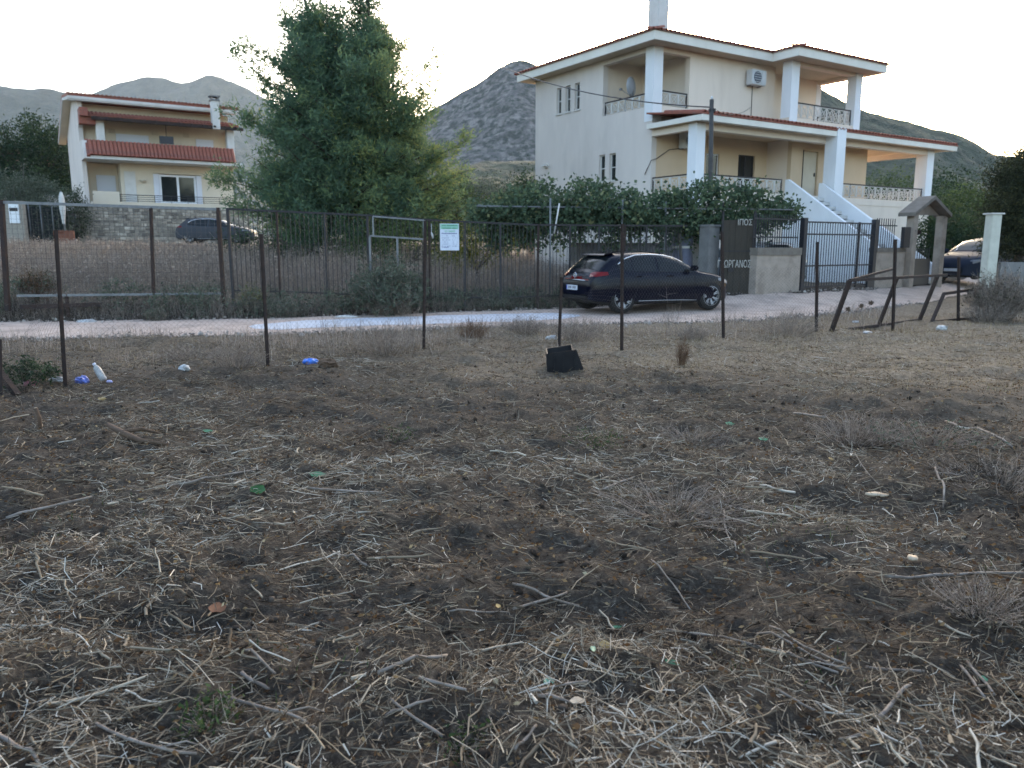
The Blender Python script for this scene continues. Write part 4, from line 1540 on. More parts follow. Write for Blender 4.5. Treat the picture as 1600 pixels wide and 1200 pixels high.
# ------------------------------------------------------------------ cars
def car(label, loc, rz, paint, L=4.37, W=1.80, Hh=1.48, wb=2.67, ro=.82, glass=None, clear=.0, rim=None, spokes=7, tall=1.0):
    """hatchback; local x forward from the rear bumper, y to the left, z up"""
    glass = glass or car_glass
    t = thing('parked_car', label, 'car', loc, rz)
    k = L / 4.37
    XT = np.array([0, .04, .10, .17, .24, .42, .62, .80, 1.2, 1.7, 2.1, 2.5, 2.85, 3.12, 3.3, 3.6, 3.95, 4.2, 4.32, 4.37]) * k
    ZT = np.array([.70, .86, .96, 1.01, 1.07, 1.24, 1.40, 1.44, 1.475, 1.485, 1.46, 1.37, 1.22, 1.08, 1.01, .965, .89, .79, .68, .60]) * Hh / 1.485
    XW = np.array([0, .03, .10, .22, .45, .9, 1.5, 2.5, 3.3, 3.7, 4.0, 4.2, 4.32, 4.37]) * k
    YW = np.array([.66, .72, .79, .845, .885, .90, .90, .90, .895, .875, .83, .73, .60, .48]) * W / 1.8
    XB = np.array([0, .15, .5, 3.8, 4.2, 4.37]) * k
    ZB = np.array([.34, .26, .20, .19, .22, .28])

    def Tz(x):
        return np.interp(x, XT, ZT)

    def Yw(x):
        return np.interp(x, XW, YW)

    def Zb(x):
        return np.interp(x, XB, ZB)

    def side(x, q):
        """surface point at station x and height share q in 0..1 -> (y, z)"""
        zb, zt = Zb(x), Tz(x)
        z = zb + (zt - zb) * q
        g = np.interp(z / Hh * 1.485, [.19, .3, .55, .72, .90, 1.0, 1.45], [.93, .975, 1.0, .985, .955, .90, .70])
        qq = np.clip((q - .84) / .16, 0, 1)
        top = (1 - qq ** 2.6) ** (1 / 2.6)
        bot = .86 + .14 * np.clip(q / .06, 0, 1) ** .5
        return Yw(x) * g * top * bot, z
    xs_ = np.unique(np.concatenate([np.linspace(0, .9, 20), np.linspace(.9, L, 44)])) * 1.0
    xs_ = np.clip(xs_, 0, L)
    qs_ = np.array([0, .02, .06, .14, .24, .34, .44, .52, .58, .64, .70, .76, .82, .86, .89, .92, .945, .965, .98, .992, 1.0])
    V = []
    for x in xs_:
        ring = [(side(x, q)) for q in qs_]
        V += [(x, y, z) for (y, z) in ring] + [(x, -y, z) for (y, z) in ring[::-1][1:]]
    n = 2 * len(qs_) - 1
    F = []
    for i in range(len(xs_) - 1):
        for j in range(n):
            F.append((i * n + j, i * n + (j + 1) % n, (i + 1) * n + (j + 1) % n, (i + 1) * n + j))
    F.append(tuple(range(n)))
    F.append(tuple((len(xs_) - 1) * n + j for j in range(n))[::-1])
    bd = B().add(V, F, True).build('body', paint, t)
    axles = (ro, ro + wb)
    wr_ = .335 * (1 if Hh < 1.5 else 1.06)
    cut = B()
    for ax in axles:
        for sg_ in (1, -1):
            cut.lathe([(0, sg_ * .55), (wr_ + .055, sg_ * .55), (wr_ + .055, sg_ * 1.1), (0, sg_ * 1.1)], 28, 'y', (ax, 0, wr_ - .0), smooth=False)
    co = cut.build('cut', rubber)
    md = bd.modifiers.new('arches', 'BOOLEAN')
    md.object = co
    md.operation = 'DIFFERENCE'
    md.solver = 'EXACT'
    dg = bpy.context.evaluated_depsgraph_get()
    me = bpy.data.meshes.new_from_object(bd.evaluated_get(dg))
    bd.modifiers.clear()
    bd.data = me
    me.materials.clear()
    me.materials.append(paint)
    me.materials.append(rubber)
    for p in me.polygons:
        c = p.center
        if any((c.x - a) ** 2 + (c.z - wr_) ** 2 < (wr_ + .062) ** 2 and abs(abs(c.y) - .55) < .06 for a in axles):
            p.material_index = 1
        elif p.normal.z < -.8:
            p.material_index = 1
    bpy.data.objects.remove(co)
    # wheels
    for ai, ax in enumerate(axles):
        for sg_ in (1, -1):
            w = B().lathe([(.20, -.10), (.235, -.105), (wr_ - .02, -.10), (wr_, -.07), (wr_, .07), (wr_ - .02, .10), (.235, .105), (.20, .10)], 28, 'y').build('wheel', rubber, t)
            w.location = (ax, sg_ * (W / 2 - .125), wr_)
            r_ = B().lathe([(.225, -.06), (.24, .085), (.25, .108), (.222, .10), (.21, .0), (0.0, -.005)], 24, 'y')
            for s in range(spokes):
                a = 2 * math.pi * s / spokes
                for da in (-.11, .11):
                    p0 = Vector((.045 * math.cos(a), .062, .045 * math.sin(a)))
                    p1 = Vector((.225 * math.cos(a + da), .095, .225 * math.sin(a + da)))
                    r_.bar(p0, p1, .030, .024)
            r_.lathe([(0, .08), (.05, .078), (.055, .05)], 12, 'y')
            rm = r_.build('rim', [rim or alloy], w)
            if sg_ < 0:
                rm.rotation_euler = (0, 0, math.pi)
    # glass and trim patches follow the body surface
    def patch(x0, x1, lo, hi, sgn, nm, mat, off=.008, nx=12, nz=5, parent=None):
        V = []
        for i in range(nx + 1):
            x = x0 + (x1 - x0) * i / nx
            for j in range(nz + 1):
                z = lo(x) + (hi(x) - lo(x)) * j / nz
                zb, zt = Zb(x), Tz(x)
                y, _ = side(x, (z - zb) / (zt - zb))
                V.append((x, sgn * (y + off), z + off * .3))
        F = [(i * (nz + 1) + j, (i + 1) * (nz + 1) + j, (i + 1) * (nz + 1) + j + 1, i * (nz + 1) + j + 1) for i in range(nx) for j in range(nz)]
        return B().add(V, F, True).build(nm, mat, parent or t)

    def patch_top(x0, x1, q0f, q1, nm, mat, off=.008, nx=8, nq=12):
        V = []
        for i in range(nx + 1):
            x = x0 + (x1 - x0) * i / nx
            q0 = q0f(x)
            dz = (Tz(x + .02) - Tz(x - .02)) / .04
            nvec = Vector((-dz, 0, 1)).normalized() * off
            row = []
            for j in range(nq + 1):
                q = q0 + (q1 - q0) * (j / nq) ** .6
                y, z = side(x, q)
                row.append((x + nvec.x, y, z + nvec.z))
            V += row + [(a, -b_, c) for (a, b_, c) in row[::-1][1:]]
        m_ = 2 * nq + 1
        F = [(i * m_ + j, (i + 1) * m_ + j, (i + 1) * m_ + j + 1, i * m_ + j + 1) for i in range(nx) for j in range(m_ - 1)]
        return B().add(V, F, True).build(nm, mat, t)
    sc = Hh / 1.485
    up_l = lambda x: np.interp(x / k, [.72, .95, 1.3, 1.8, 2.2, 2.6, 2.95, 3.1], np.array([1.10, 1.25, 1.335, 1.35, 1.33, 1.255, 1.10, 1.00]) * sc)
    lo_l = lambda x: np.interp(x / k, [.72, 1.2, 2.0, 3.1], np.array([1.04, .985, .965, .955]) * sc)
    for sgn in (1, -1):
        patch(.74 * k, 1.12 * k, lo_l, up_l, sgn, 'window', glass)
        patch(1.17 * k, 1.86 * k, lo_l, up_l, sgn, 'window', glass)
        patch(1.93 * k, 3.05 * k, lo_l, up_l, sgn, 'window', glass)
        # chrome line above the windows
        pts = []
        for x in np.linspace(.74 * k, 3.2 * k, 26):
            z = np.interp(x / k, [.72, .95, 1.3, 1.8, 2.2, 2.6, 2.95, 3.2], np.array([1.14, 1.285, 1.37, 1.385, 1.362, 1.29, 1.14, 1.03]) * sc)
            y, _ = side(x, (z - Zb(x)) / (Tz(x) - Zb(x)))
            pts.append((x, sgn * (y + .006), z))
        B().tube(pts, .017, 5).build('window_trim', chrome, t)
        # sill strip, handles, mirror
        pts = []
        for x in np.linspace((ro + .45) * 1, (ro + wb - .45), 8):
            y, z = side(x, .05)
            pts.append((x, sgn * (y + .004), z + .03))
        B().tube(pts, .020, 5).build('sill_trim', alloy, t)
        for xh in (1.28, 2.25):
            y, z = side(xh * k, (.86 * sc - .19) / (1.46 * sc - .19))
            B().box(xh * k - .1, xh * k + .1, sgn * y - .012, sgn * y + .03, .85 * sc, .885 * sc).build('door_handle', paint, t, bevel=.008)
        y, z = side(2.92 * k, .72)
        m_ = B().box(2.83 * k, 2.98 * k, min(sgn * (y + .02), sgn * (y + .22)), max(sgn * (y + .02), sgn * (y + .22)), .99 * sc, 1.12 * sc).build('mirror', paint, t, bevel=.03)
        # door seams
        for xd in (1.15, 1.9, 3.02):
            V = []
            for z in np.linspace(.30, .95, 9) * sc:
                x = xd * k + (.0 if xd > 1.5 else max(0, .62 - z) * -.35 + .1)
                y, _ = side(x, (z - Zb(x)) / (Tz(x) - Zb(x)))
                V.append((x, sgn * (y + .0015), z))
            B().tube(V, .004, 4).build('door_seam', black_plastic, t)
        # lamps wrapping round the corners
        patch(.025 * k, .42 * k, lambda x: np.interp(x / k, [0, .1, .42], np.array([.875, .885, .925]) * sc * .985), lambda x: min(np.interp(x / k, [0, .1, .42], np.array([.90, .985, .985]) * sc), Tz(x) - .02), sgn, 'tail_light', lamp_red, .012, 10, 3)
        patch(3.80 * k, 4.25 * k, lambda x: np.interp(x / k, [3.8, 4.25], np.array([.74, .62]) * sc), lambda x: min(np.interp(x / k, [3.8, 4.25], np.array([.80, .74]) * sc), Tz(x) - .03), sgn, 'headlight', lamp_clear, .012, 10, 3)
    qr = lambda x: np.interp(x / k, [.22, .6], [.93, .90])
    patch_top(.225 * k, .585 * k, qr, 1.0, 'rear_window', glass)
    patch_top(2.42 * k, 3.16 * k, lambda x: np.interp(x / k, [2.4, 3.16], [.90, .915]), 1.0, 'windscreen', glass)
    # spoiler, aerial, bumper, emblem, plates
    yw_, zr = side(.62 * k, .95)
    B().prism([(.46 * k, 1.372 * sc), (.50 * k, 1.405 * sc), (.80 * k, 1.455 * sc), (.80 * k, 1.42 * sc)], 'y', -yw_ * .97, yw_ * .97).build('spoiler', paint, t)
    B().prism([(.9 * k, 1.45 * sc), (.93 * k, 1.53 * sc), (1.08 * k, 1.47 * sc), (1.08 * k, 1.45 * sc)], 'y', -.02, .02).build('aerial', black_plastic, t)
    B().box(-.035, .10, -.64 * W / 1.8, .64 * W / 1.8, .40, .68).build('bumper', paint, t, bevel=.05)
    B().box(-.042, .02, -.56, .56, .36, .42).build('lower_valance', black_plastic, t, bevel=.015)
    B().tube([(-.03, -.5, .79 * sc), (-.035, 0, .795 * sc), (-.03, .5, .79 * sc)], .010, 6).build('tailgate_highlight', chrome, t)  # bright strip added to imitate the highlight along the rear edges
    pl = B().box(-.05, -.036, -.16, .36, .55, .665).build('number_plate', plate_white, t)
    B().box(-.053, -.051, .31, .355, .552, .663).build('plate_band', plate_blue, pl)
    b = B()
    rr = random.Random(int(loc[0] * 10))
    y = -.10
    for c in range(7):
        if c == 3:
            y += .05
            continue
        b.box(-.053, -.051, y, y + .012, .58, .64).box(-.053, -.051, y + .022, y + .034, .58, .64)
        b.box(-.0535, -.0505, y + .008, y + .026, (.58, .60, .62)[c % 3], (.59, .615, .635)[c % 3])
        y += .055
    b.build('plate_print', ink, pl)
    e = B()
    pts = [(-.015, .06 * math.cos(a), .90 * sc + .06 * math.sin(a)) for a in np.linspace(0, 2 * math.pi, 19)]
    e.tube(pts, .010, 5)
    e.tube([(-.015, -.085, .91 * sc), (-.018, -.01, .895 * sc), (-.018, .01, .905 * sc), (-.015, .085, .89 * sc)], .009, 5)
    e.build('emblem', chrome, t)
    fp = B().box(L - .01, L + .012, -.26, .26, .42, .53).build('number_plate', plate_white, t)
    B().box(L - .25, L - .0, -.45, .45, .30, .60).build('front_grille', black_plastic, t, bevel=.03)
    # seats glimpsed through the glass
    for (x, y) in ((2.15, .36), (2.15, -.36), (1.25, .36), (1.25, -.36)):
        B().box(x * k - .08, x * k + .05, y - .2, y + .2, .5, 1.02).box(x * k - .05, x * k + .03, y - .11, y + .11, 1.05, 1.2).build('seat', black_plastic, t, bevel=.03)
    return t


hd = math.atan2(1.17, 2.40)
# rear near wheel at (2.63, 19.02); body origin at the rear bumper on the centre line
ax_ = Vector((2.63, 19.05)) + Vector((-math.sin(hd), math.cos(hd))) * .78
og = ax_ - Vector((math.cos(hd), math.sin(hd))) * .82
car('black five door hatchback with red tail lights parked on the road behind the wire fence', (og.x, og.y, float(base_h(og.x + 1.9, og.y + .9)) + .03), hd, paint_black, L=4.27, Hh=1.50)
gz = 1.93
car('grey hatchback parked in front of the stone base of the small house', (-19.2, 46.3, float(base_h(-17.5, 46.3))), rad(3), paint_grey, L=4.35, W=1.78, Hh=1.50, wb=2.6)
car('dark blue car facing the road beside the white gate post', (20.2, 32.5, .33), rad(215), paint_blue, glass=tinted_glass, L=4.5, W=1.86, Hh=1.68, wb=2.7)
car('silver car in the yard half hidden behind the beige wall and its railings', (*mloc(-.45, -7.1, 0).xy, .33), A33 + rad(90), paint_silver, L=4.2, W=1.75, Hh=1.50, wb=2.55)


# ------------------------------------------------------------------ leaf paints
leaf_pine = TINT('needles_pine', [(0, (0.05, 0.092, 0.062)), (.5, (0.10, 0.165, 0.10)), (.8, (0.175, 0.24, 0.105)), (1, (0.27, 0.29, 0.10))], trans=.4)
leaf_dark = TINT('leaf_dark', [(0, (0.013, 0.026, 0.014)), (.6, (0.03, 0.055, 0.025)), (1, (0.06, 0.09, 0.035))], trans=.22)
leaf_olive = TINT('leaf_olive', [(0, (0.04, 0.05, 0.033)), (.5, (0.085, 0.10, 0.07)), (1, (0.16, 0.175, 0.13))], trans=.2)
leaf_green = TINT('leaf_green', [(0, (0.022, 0.04, 0.016)), (.6, (0.05, 0.08, 0.028)), (1, (0.10, 0.13, 0.045))], trans=.3)
leaf_yellow = TINT('leaf_yellow', [(0, (0.05, 0.07, 0.02)), (.5, (0.13, 0.14, 0.03)), (1, (0.30, 0.26, 0.05))], trans=.35)
leaf_vine = TINT('leaf_vine', [(0, (0.038, 0.062, 0.040)), (.5, (0.075, 0.115, 0.066)), (.85, (0.135, 0.175, 0.09)), (1, (0.23, 0.23, 0.11))], trans=.3)
leaf_hedge = TINT('leaf_hedge', [(0, (0.016, 0.022, 0.013)), (.6, (0.035, 0.042, 0.022)), (1, (0.10, 0.10, 0.04))], trans=.2)
leaf_bush = TINT('leaf_bush', [(0, (0.035, 0.045, 0.032)), (.5, (0.085, 0.105, 0.075)), (1, (0.17, 0.19, 0.13))], trans=.2)
straw_m = TINT('straw', [(0, (0.020, 0.014, 0.010)), (.25, (0.055, 0.04, 0.028)), (.5, (0.14, 0.11, 0.078)), (.75, (0.27, 0.222, 0.162)), (.92, (0.40, 0.35, 0.275)), (1, (0.50, 0.455, 0.385))], rough=.9, spec=.06)
grass_m = TINT('dry_blades', [(0, (0.07, 0.047, 0.027)), (.4, (0.19, 0.138, 0.078)), (.75, (0.34, 0.26, 0.155)), (1, (0.48, 0.40, 0.27))], rough=.8, trans=.15)
weed_m = TINT('dry_weed', [(0, (0.12, 0.095, 0.08)), (.4, (0.27, 0.22, 0.185)), (.75, (0.42, 0.355, 0.30)), (1, (0.58, 0.52, 0.45))], rough=.85, trans=.35)
weed_red = TINT('dry_weed_red', [(0, (0.06, 0.035, 0.022)), (.5, (0.15, 0.085, 0.052)), (1, (0.26, 0.165, 0.10))], rough=.85, trans=.15)
dleaf_m = TINT('dead_leaf', [(0, (0.06, 0.032, 0.018)), (.4, (0.15, 0.085, 0.04)), (.7, (0.30, 0.22, 0.12)), (.9, (0.36, 0.33, 0.22)), (1, (0.20, 0.30, 0.15))], rough=.7, trans=.2)
clod_m = TINT('clod', [(0, (0.020, 0.014, 0.010)), (.6, (0.05, 0.037, 0.028)), (1, (0.10, 0.08, 0.062))], rough=.95)

hp, V, F, tn = HANG
np_mesh('foliage', V, F, leaf_green, hp, tint=tn)


# ------------------------------------------------------------------ trees and shrubs
def limbs(b, base, tips, r0, rnd):
    for tp_ in tips:
        m_ = base.lerp(tp_, .5) + Vector((rnd.uniform(-.3, .3), rnd.uniform(-.3, .3), rnd.uniform(.0, .4)))
        b.tube([base, m_, tp_], [r0, r0 * .6, r0 * .15], 6)


def crown_points(blobs, n, rng, shell=.75):
    """points through the outer part of a union of lobes (x,y,z,rx,ry,rz)"""
    w = np.array([b_[3] * b_[4] * b_[5] for b_ in blobs]) ** .7
    w = w / w.sum()
    out = []
    for b_, m_ in zip(blobs, (w * n).astype(int) + 1):
        d = unit(rng.normal(size=(m_, 3)))
        r = 1 - (1 - shell) * rng.random(m_)[:, None] * 1.6 + rng.normal(size=(m_, 1)) * .07
        out.append(np.array(b_[:3]) + d * r * np.array(b_[3:]))
    return np.concatenate(out)


def broad_tree(name, label, cat, base, lobes, nclump, per, clump_r, lsize, mat, trunk_h, trunk_r, seed, group=None, aspect=.5, barkm=None, tint_by=None, trunk=True, up=0.0):
    rng = np.random.default_rng(seed)
    rnd = random.Random(seed)
    t = thing(name, label, cat, base, 0, group)
    C = crown_points(lobes, nclump, rng)
    nC = len(C)
    ctint = np.clip(rng.normal(.5, .2, nC), 0, 1)
    P = np.repeat(C, per, 0) + rng.normal(size=(nC * per, 3)) * clump_r * rng.uniform(.5, 1.3, (nC, 1)).repeat(per, 0)
    tn = np.clip(ctint.repeat(per) + rng.normal(0, .14, len(P)), 0, 1)
    d = unit(rng.normal(size=(len(P), 3)) + np.array([0, 0, up]))
    V, F = (needle_geo if cat == 'tree' and up else leaf_geo)(P, lsize * rng.uniform(.6, 1.3, len(P)), lsize * aspect * rng.uniform(.7, 1.2, len(P)), d)
    np_mesh('crown', V, F, mat, t, tint=tn)
    if trunk:
        b = B()
        top = Vector((0, 0, trunk_h))
        b.tube([(0, 0, -.2), (.03, .02, trunk_h * .5), top], [trunk_r * 1.25, trunk_r, trunk_r * .8], 8)
        limbs(b, top, [Vector(C[i]) for i in rng.integers(0, nC, 9)], trunk_r * .5, rnd)
        b.build('trunk', barkm or bark, t)
    return t


# the large pine in the middle
def pine():
    rng = np.random.default_rng(21)
    rnd = random.Random(21)
    bx_, by_ = -6.7, 34.0
    bz = float(base_h(bx_, by_))
    t = thing('pine_tree', 'large bushy pine tree with two thin tops between the two houses', 'tree', (bx_, by_, bz))
    D = by_
    # silhouette measured from the photograph: height -> left and right half widths (metres from the trunk line)
    Hs = np.array([.4, 1.2, 2.0, 2.8, 3.9, 5.0, 6.1, 6.5, 7.2, 8.0, 8.8, 9.7, 10.2])
    Lw = np.array([3.6, 4.6, 5.0, 5.4, 5.3, 4.6, 4.3, 4.1, 3.8, 2.9, 2.7, 2.0, 1.2])
    Rw = np.array([3.4, 4.5, 4.9, 4.6, 4.9, 4.1, 3.6, 2.8, 2.6, 2.4, 2.2, .6, .3])
    tb = B()
    trunks = [([(0, 0, -.3), (-.2, .1, 3), (-.9, .1, 7), (-1.7, 0, 10.5), (-2.0, 0, 12.9)], [.26, .22, .15, .06, .02]),
              ([(.1, .1, 1.2), (.6, 0, 4), (.85, -.1, 7), (.9, -.1, 10), (1.0, -.1, 13.3)], [.2, .18, .12, .07, .025])]
    for pts, rs in trunks:
        tb.tube(pts, rs, 8)
    tips = []
    dirs = []
    bt = []

    def branch(p0, dirv, L_, r0, dens=1.0, tnt=.5):
        p0 = Vector(p0)
        dirv = Vector(dirv).normalized()
        droop = rnd.uniform(-.05, .12)
        pts = []
        for s in np.linspace(0, 1, 6):
            pts.append(p0 + dirv * L_ * s + Vector((rnd.uniform(-.05, .05) * L_ * s, rnd.uniform(-.05, .05) * L_ * s, L_ * (.24 * s * s - droop * s))))
        tb.tube(pts, [r0 * (1 - .85 * s) for s in np.linspace(0, 1, 6)], 5, cap=False)
        n_ = int((8 + L_ * 7) * dens)
        for i in range(n_):
            s = rnd.uniform(.30, 1.02) ** .75
            a = pts[min(5, int(s * 5))].lerp(pts[min(5, int(s * 5) + 1)], s * 5 - int(s * 5)) if s < 1 else pts[5]
            sub = Vector((rnd.gauss(0, 1), rnd.gauss(0, 1), rnd.gauss(.35, .6))).normalized()
            sub = (sub + dirv * .9).normalized()
            l2 = rnd.uniform(.15, .75) * (1.15 - .5 * s) * (.75 + L_ * .10)
            q = a + sub * l2
            tips.append(q)
            dirs.append((sub + Vector((0, 0, .35))).normalized())
            bt.append(min(1, max(0, tnt + rnd.gauss(0, .10) + .12 * (s - .6))))
            if rnd.random() < .35:
                tb.tube([a, q], [.014, .006], 3, cap=False)

    def tr(pts, z):
        zs = [p[2] for p in pts]
        return Vector((np.interp(z, zs, [p[0] for p in pts]), np.interp(z, zs, [p[1] for p in pts]), z))
    for i in range(300):
        z = .5 + 8.6 * rnd.random() ** 1.1
        pts, _ = trunks[0] if rnd.random() < .58 else trunks[1]
        o = tr(pts, z)
        a = rnd.uniform(0, 2 * math.pi)
        ca = math.cos(a)
        el = rnd.uniform(-.08, .25) + z * .012
        off = o.x * (1 if ca > 0 else -1)
        r_ = 2.0
        for _k in range(4):                       # the outline is met where the tip ends up, not where the bough starts
            zt_ = z + r_ * (el + .17)
            lim = np.interp(zt_, Hs, Rw) if ca > 0 else np.interp(zt_, Hs, Lw)
            r_ = max(.35, (lim - .45) * (.78 + .22 * abs(ca)) - off * abs(ca))
        r_ *= rnd.uniform(.6, 1.04)
        branch(o, (math.cos(a), math.sin(a), el), r_, .05 + .012 * r_, 1.0, .40 + (.22 if ca > .2 else 0) * rnd.random() + .25 * rnd.random() ** 3)  # right-hand boughs tinted yellower, standing in for sunlight on that side
    for i in range(46):
        z = rnd.uniform(1.6, 6.4)
        a = -math.pi / 2 + rnd.uniform(-1.1, 1.1)
        branch(tr(trunks[rnd.random() < .6][0], z), (math.cos(a), math.sin(a), rnd.uniform(0, .25)), rnd.uniform(2.2, 3.9), .05, 1.0, .45 + .2 * (math.cos(a) > .1))  # boughs turned right get the same painted sunlit tint
    # sparse thin tops
    for pts, zr, nn, lm in ((trunks[0][0], (8.6, 9.8), 16, 1.1), (trunks[0][0], (10.3, 12.8), 16, .5), (trunks[1][0], (8.4, 13.2), 46, .72)):
        for i in range(nn):
            z = rnd.uniform(*zr)
            o = tr(pts, z)
            z_ = z
            a = rnd.uniform(0, 2 * math.pi)
            branch(o, (math.cos(a), math.sin(a), .8), lm * rnd.uniform(.4, 1.1) * (1.25 - .8 * (z - zr[0]) / (zr[1] - zr[0])), .018, .5, .5)
    # single long boughs that stand out of the outline
    for (z, dx, dz, L_) in ((5.6, -1, .28, 4.6), (6.4, -1, .30, 3.9), (5.0, 1, .22, 3.9), (6.9, 1, .45, 2.6), (3.2, 1, .06, 5.0), (2.6, -1, .02, 5.2), (8.7, -1, .5, 1.5), (4.2, -1, .1, 4.7), (2.3, 1, .0, 4.8), (1.6, -1, .0, 4.6)):
        branch((0, 0, z) if z < 8.5 else tr(trunks[0][0] if dx < 0 else trunks[1][0], z), (dx, -.25, dz), L_, .06, 1.5, .55 + (.25 if dx > 0 else 0))  # long right boughs also carry sunlight in their tint
    T = np.array([tuple(p) for p in tips])
    Dv = np.array([tuple(p) for p in dirs])
    bt = np.array(bt)
    per = 17
    P0 = T.repeat(per, 0)
    dv = unit(Dv.repeat(per, 0) * .75 + rng.normal(size=(len(P0), 3)) * .8)
    P0 = P0 + rng.normal(size=P0.shape) * .15
    ln = rng.uniform(.11, .25, len(P0))
    V, F = needle_geo(P0, ln * 1.1, rng.uniform(.035, .075, len(P0)), dv)
    np_mesh('crown', V, F, leaf_pine, t, tint=np.clip(bt.repeat(per) + rng.normal(0, .13, len(P0)), 0, 1))
    tb.build('trunk', bark, t, recalc=False)
    print('pine leaves', len(P0))
    return t


pine()

# shrubs at the foot of the pine, yellowish plants between pine and vine
for (px, py, D, lobes, mat, lab, n, sz, seed) in (
    (640, 372, 26.5, [(0, 0, 1.2, 1.6, 1.0, 1.0), (-1.4, .4, .9, 1.1, .9, .8), (1.3, 0, 1.1, 1.0, .8, .9)], leaf_green, 'mid green shrub under the right side of the pine behind the metal gate', 260, .09, 31),
    (745, 372, 25.5, [(0, 0, 1.5, .9, .8, 1.0), (.9, 0, 1.9, .7, .7, .8), (-.7, 0, 1.0, .8, .7, .7)], leaf_yellow, 'yellow leaved shrub between the pine and the grapevine', 200, .085, 32),
    (1446, 400, 29.8, [(0, 0, 1.5, .45, .5, 1.1), (-.3, 0, .8, .4, .5, .7)], leaf_dark, 'dark shrub seen through the gabled doorway', 130, .10, 34),
    (500, 378, 29.0, [(0, 0, .9, 2.4, 1.2, .9), (-2.6, .5, .7, 1.6, 1.0, .8)], leaf_dark, 'dark green low shrub under the left side of the pine', 300, .09, 33),
):
    p = at(px, py, D)
    broad_tree('shrub', lab, 'shrub', (p.x, D, float(base_h(p.x, D))), lobes, n, 26, .20, sz, mat, .6, .05, seed, aspect=.5)

# grey green trees behind, between pine and house
p = at(775, 300, 52)
broad_tree('broadleaf_tree', 'round grey green tree against the rocky hill left of the main house', 'tree', (p.x, 52, float(base_h(p.x, 52))), [(0, 0, 2.8, 2.6, 2.2, 1.7), (-1.5, .3, 2.3, 1.6, 1.5, 1.3), (1.7, -.2, 2.2, 1.6, 1.4, 1.3)], 620, 26, .34, .17, leaf_bush, 1.4, .16, 41, aspect=.45)
p = at(828, 300, 47)
broad_tree('broadleaf_tree', 'dark green tree touching the left edge of the main house', 'tree', (p.x, 47, float(base_h(p.x, 47))), [(0, 0, 3.2, 1.3, 1.3, 1.9), (-.3, 0, 2.0, 1.2, 1.2, 1.4)], 300, 24, .26, .15, leaf_dark, 1.2, .13, 42)
p = at(700, 320, 44)
broad_tree('broadleaf_tree', 'green tree half hidden behind the right boughs of the pine', 'tree', (p.x, 44, float(base_h(p.x, 44))), [(0, 0, 2.4, 2.2, 1.6, 1.6), (-2.2, 0, 2.2, 1.8, 1.4, 1.5)], 420, 24, .3, .15, leaf_green, 1.2, .15, 43)
# left side: dark round tree and olive hedge
p = at(62, 330, 64)
broad_tree('broadleaf_tree', 'large dark round tree behind the olive hedge left of the small house', 'tree', (p.x, 64, 2.3), [(0, 0, 6.0, 3.0, 2.6, 3.6), (-1.4, 0, 5.0, 2.2, 2.0, 2.8), (1.6, 0, 5.4, 2.0, 2.0, 3.2), (.5, -.5, 3.0, 3.2, 2.0, 2.4)], 1500, 24, .36, .22, leaf_dark, 2.6, .28, 51)
for i, (px, py0, D, w, h, lab) in enumerate(((15, 268, 45.5, 1.5, 3.9, 'olive tree in the hedge nearest the left edge of the picture'), (50, 262, 46.5, 1.5, 4.1, 'olive tree in the middle of the hedge left of the small house'), (82, 285, 46, 1.3, 3.3, 'lower olive tree at the house end of the hedge'))):
    p = at(px, 350, D)
    zt = at(px, py0, D).z
    bz = 2.0
    hh = zt - bz
    broad_tree('olive_tree', lab, 'tree', (p.x, D, bz), [(0, 0, hh * .62, w, 1.2, hh * .4), (-.6, 0, hh * .45, w * .8, 1.1, hh * .38), (.6, .2, hh * .5, w * .8, 1.0, hh * .36), (0, -.3, hh * .25, w * .9, .9, hh * .3)], 330, 24, .22, .14, leaf_olive, .9, .12, 60 + i, group='olive trees in the garden hedge', aspect=.3, barkm=bark_grey)
p = at(110, 312, 47)
broad_tree('shrub', 'small dark shrub between the closed parasol and the small house', 'shrub', (p.x, 47.4, 2.0), [(0, 0, 1.6, .8, .7, 1.5)], 120, 22, .2, .12, leaf_dark, .6, .05, 66)
# trees right of the main house
for i, (px, pt, D, w, mat, lab, sd) in enumerate((
    (1380, 268, 62, 3.2, leaf_green, 'pale green tree seen through the right end of the porch', 71),
    (1470, 262, 52, 3.4, leaf_dark, 'broad green tree right behind the gabled doorway', 72),
    (1420, 330, 40, 2.0, leaf_dark, 'dark low tree behind the gabled doorway and the porch corner', 73),
    (1510, 290, 46, 2.6, leaf_green, 'mid green tree above the dark blue car', 74),
    (1495, 340, 38.5, 2.2, leaf_dark, 'dark bushy tree directly behind the dark blue car', 75),
    (1350, 275, 75, 3.2, leaf_bush, 'grey green far tree seen under the porch roof', 76),
)):
    p = at(px, 380, D)
    zt = at(px, pt, D).z
    bz = .5
    hh = zt - bz
    broad_tree('broadleaf_tree', lab, 'tree', (p.x, D, bz), [(0, 0, hh * .6, w * .8, 1.8, hh * .42), (-w * .45, 0, hh * .42, w * .6, 1.5, hh * .36), (w * .45, 0, hh * .46, w * .6, 1.5, hh * .36), (0, -.4, hh * .25, w * .8, 1.4, hh * .28)], 520, 22, .30 + D * .002, .12 + D * .0014, mat, hh * .3, .18, sd, group='trees right of the main house')
rnd_ = random.Random(3).uniform
